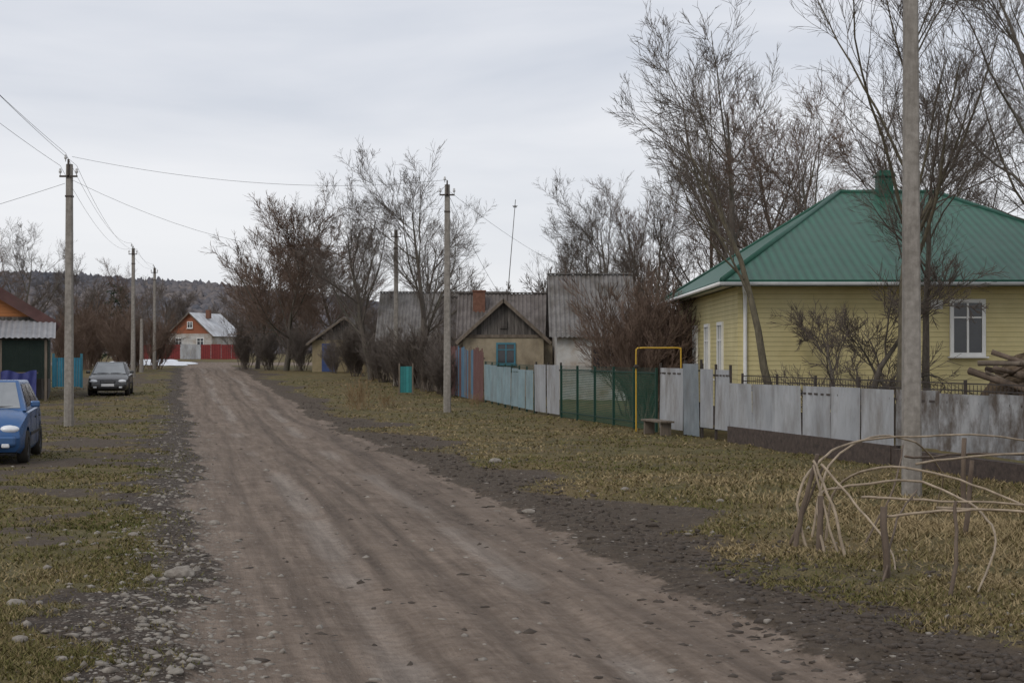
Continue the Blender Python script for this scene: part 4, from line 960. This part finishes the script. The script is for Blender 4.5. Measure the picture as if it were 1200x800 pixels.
    boxes('rear_bumper', [((0, Lh-.02, .44),(1.42,.16,.22))], paint, e, bev=.05)
    boxes('wiper', [((-.25, yb0+.08, zb0+.045),(.5,.015,.015),.12),((.3, yb0+.08, zb0+.045),(.5,.015,.015),.12)], M['plastic'], e)
    for wy in (wf, wr_):
        for s in (-1, 1):
            V2, F2 = [], []; pr = [(.17,-.09),(.27,-.10),(.295,-.08),(.305,-.03),(.305,.03),(.295,.08),(.27,.10),(.17,.09)]; n2 = 32
            for r, q in pr: V2 += [(q, r*math.cos(2*math.pi*i/n2), r*math.sin(2*math.pi*i/n2)) for i in range(n2)]
            for j in range(len(pr)-1): F2 += [(j*n2+i, j*n2+(i+1) % n2, (j+1)*n2+(i+1) % n2, (j+1)*n2+i) for i in range(n2)]
            wh = pymesh('wheel', V2, F2, M['tyre'], e, smooth=True, loc=(s*.755, wy, .30))
            lst = [((s*.055,0,0),(.02,.08,.08))]
            for q in range(6): lst.append(((s*.05, .1*math.cos(q*math.pi/3), .1*math.sin(q*math.pi/3)),(.02,.19,.045),Matrix.Rotation(q*math.pi/3, 3, 'X')))
            boxes('rim', lst, M['rim'], wh, bev=.004)
            V3, F3 = cyl_pts((0,0,0), .18, .045, 24); pymesh('hub', V3, F3, M['plastic'], wh)
            V4, F4 = [], []
            for r, q in ((.165,.07),(.19,.085),(.205,.075)): V4 += [(s*q, r*math.cos(2*math.pi*i/n2), r*math.sin(2*math.pi*i/n2)) for i in range(n2)]
            for j in range(2): F4 += [(j*n2+i, j*n2+(i+1) % n2, (j+1)*n2+(i+1) % n2, (j+1)*n2+i) for i in range(n2)]
            pymesh('rim_ring', V4, F4, M['rim'], wh, smooth=True)
    return e
sa = math.atan(.216)
make_car('bright blue hatchback parked on the grassy verge', (-9.95, 29.2, gz(-9.7, 29)), sa, M['car_blue'], True, 'cars parked beside the road')
make_car('dark sedan parked facing the road', (-17.3, 66.3, gz(-17, 66)), sa*.9, M['car_black'], False, 'cars parked beside the road')

# ---------------------------------------------------------------- sky, sun, camera
w = bpy.data.worlds.new('World'); scene.world = w; w.use_nodes = True
nt = w.node_tree; N = nt.nodes; L = nt.links; bg = N['Background']
sky = N.new('ShaderNodeTexSky'); sky.sky_type = 'NISHITA'; sky.sun_disc = False
sun_el, sun_az = math.radians(42), math.radians(215)
sky.sun_elevation = sun_el; sky.sun_rotation = sun_az
tc = N.new('ShaderNodeTexCoord'); mp = N.new('ShaderNodeMapping'); mp.inputs['Scale'].default_value = (1.0, 1.0, 5.0); mp.inputs['Location'].default_value = (.3, .2, .1)
L.new(tc.outputs['Generated'], mp.inputs['Vector'])
no = N.new('ShaderNodeTexNoise'); no.inputs['Scale'].default_value = 2.6; no.inputs['Detail'].default_value = 5; no.inputs['Roughness'].default_value = .5; no.inputs['Distortion'].default_value = .3
L.new(mp.outputs[0], no.inputs['Vector'])
cr = N.new('ShaderNodeValToRGB'); cr.color_ramp.elements[0].position = .35; cr.color_ramp.elements[1].position = .66
cr.color_ramp.elements[0].color = (6.5,6.85,7.6,1); cr.color_ramp.elements[1].color = (8.7,8.8,9.2,1)
L.new(no.outputs['Fac'], cr.inputs['Fac'])
sx = N.new('ShaderNodeSeparateXYZ'); L.new(tc.outputs['Generated'], sx.inputs[0])
mr = N.new('ShaderNodeMapRange'); mr.inputs['From Min'].default_value = 0; mr.inputs['From Max'].default_value = .18; mr.inputs['To Min'].default_value = .8; mr.inputs['To Max'].default_value = 0
L.new(sx.outputs[2], mr.inputs[0])
mh = N.new('ShaderNodeMixRGB'); L.new(mr.outputs[0], mh.inputs[0]); L.new(cr.outputs[0], mh.inputs[1]); mh.inputs[2].default_value = (9.1,9.15,9.3,1)
mx = N.new('ShaderNodeMixRGB'); mx.inputs[0].default_value = .94; L.new(sky.outputs[0], mx.inputs[1]); L.new(mh.outputs[0], mx.inputs[2])
L.new(mx.outputs[0], bg.inputs['Color']); bg.inputs['Strength'].default_value = .1
sd = bpy.data.lights.new('sun', 'SUN'); sd.energy = 1.0; sd.angle = math.radians(20); sd.color = (1, .93, .84)
so = bpy.data.objects.new('sun', sd); link(so)
az = sun_az; d = Vector((math.sin(az)*math.cos(sun_el), math.cos(az)*math.cos(sun_el), math.sin(sun_el)))
so.rotation_euler = d.to_track_quat('Z', 'Y').to_euler()
cd = bpy.data.cameras.new('camera'); cam = bpy.data.objects.new('camera', cd); link(cam)
cd.sensor_width = 36; cd.lens = 54; cd.clip_end = 6000; cd.clip_start = .1
cam.location = (0, 0, 2.0); cam.rotation_euler = (math.radians(90)+math.atan(15/1800), 0, 0)
scene.camera = cam
print('verts', sum(len(m.vertices) for m in bpy.data.meshes))
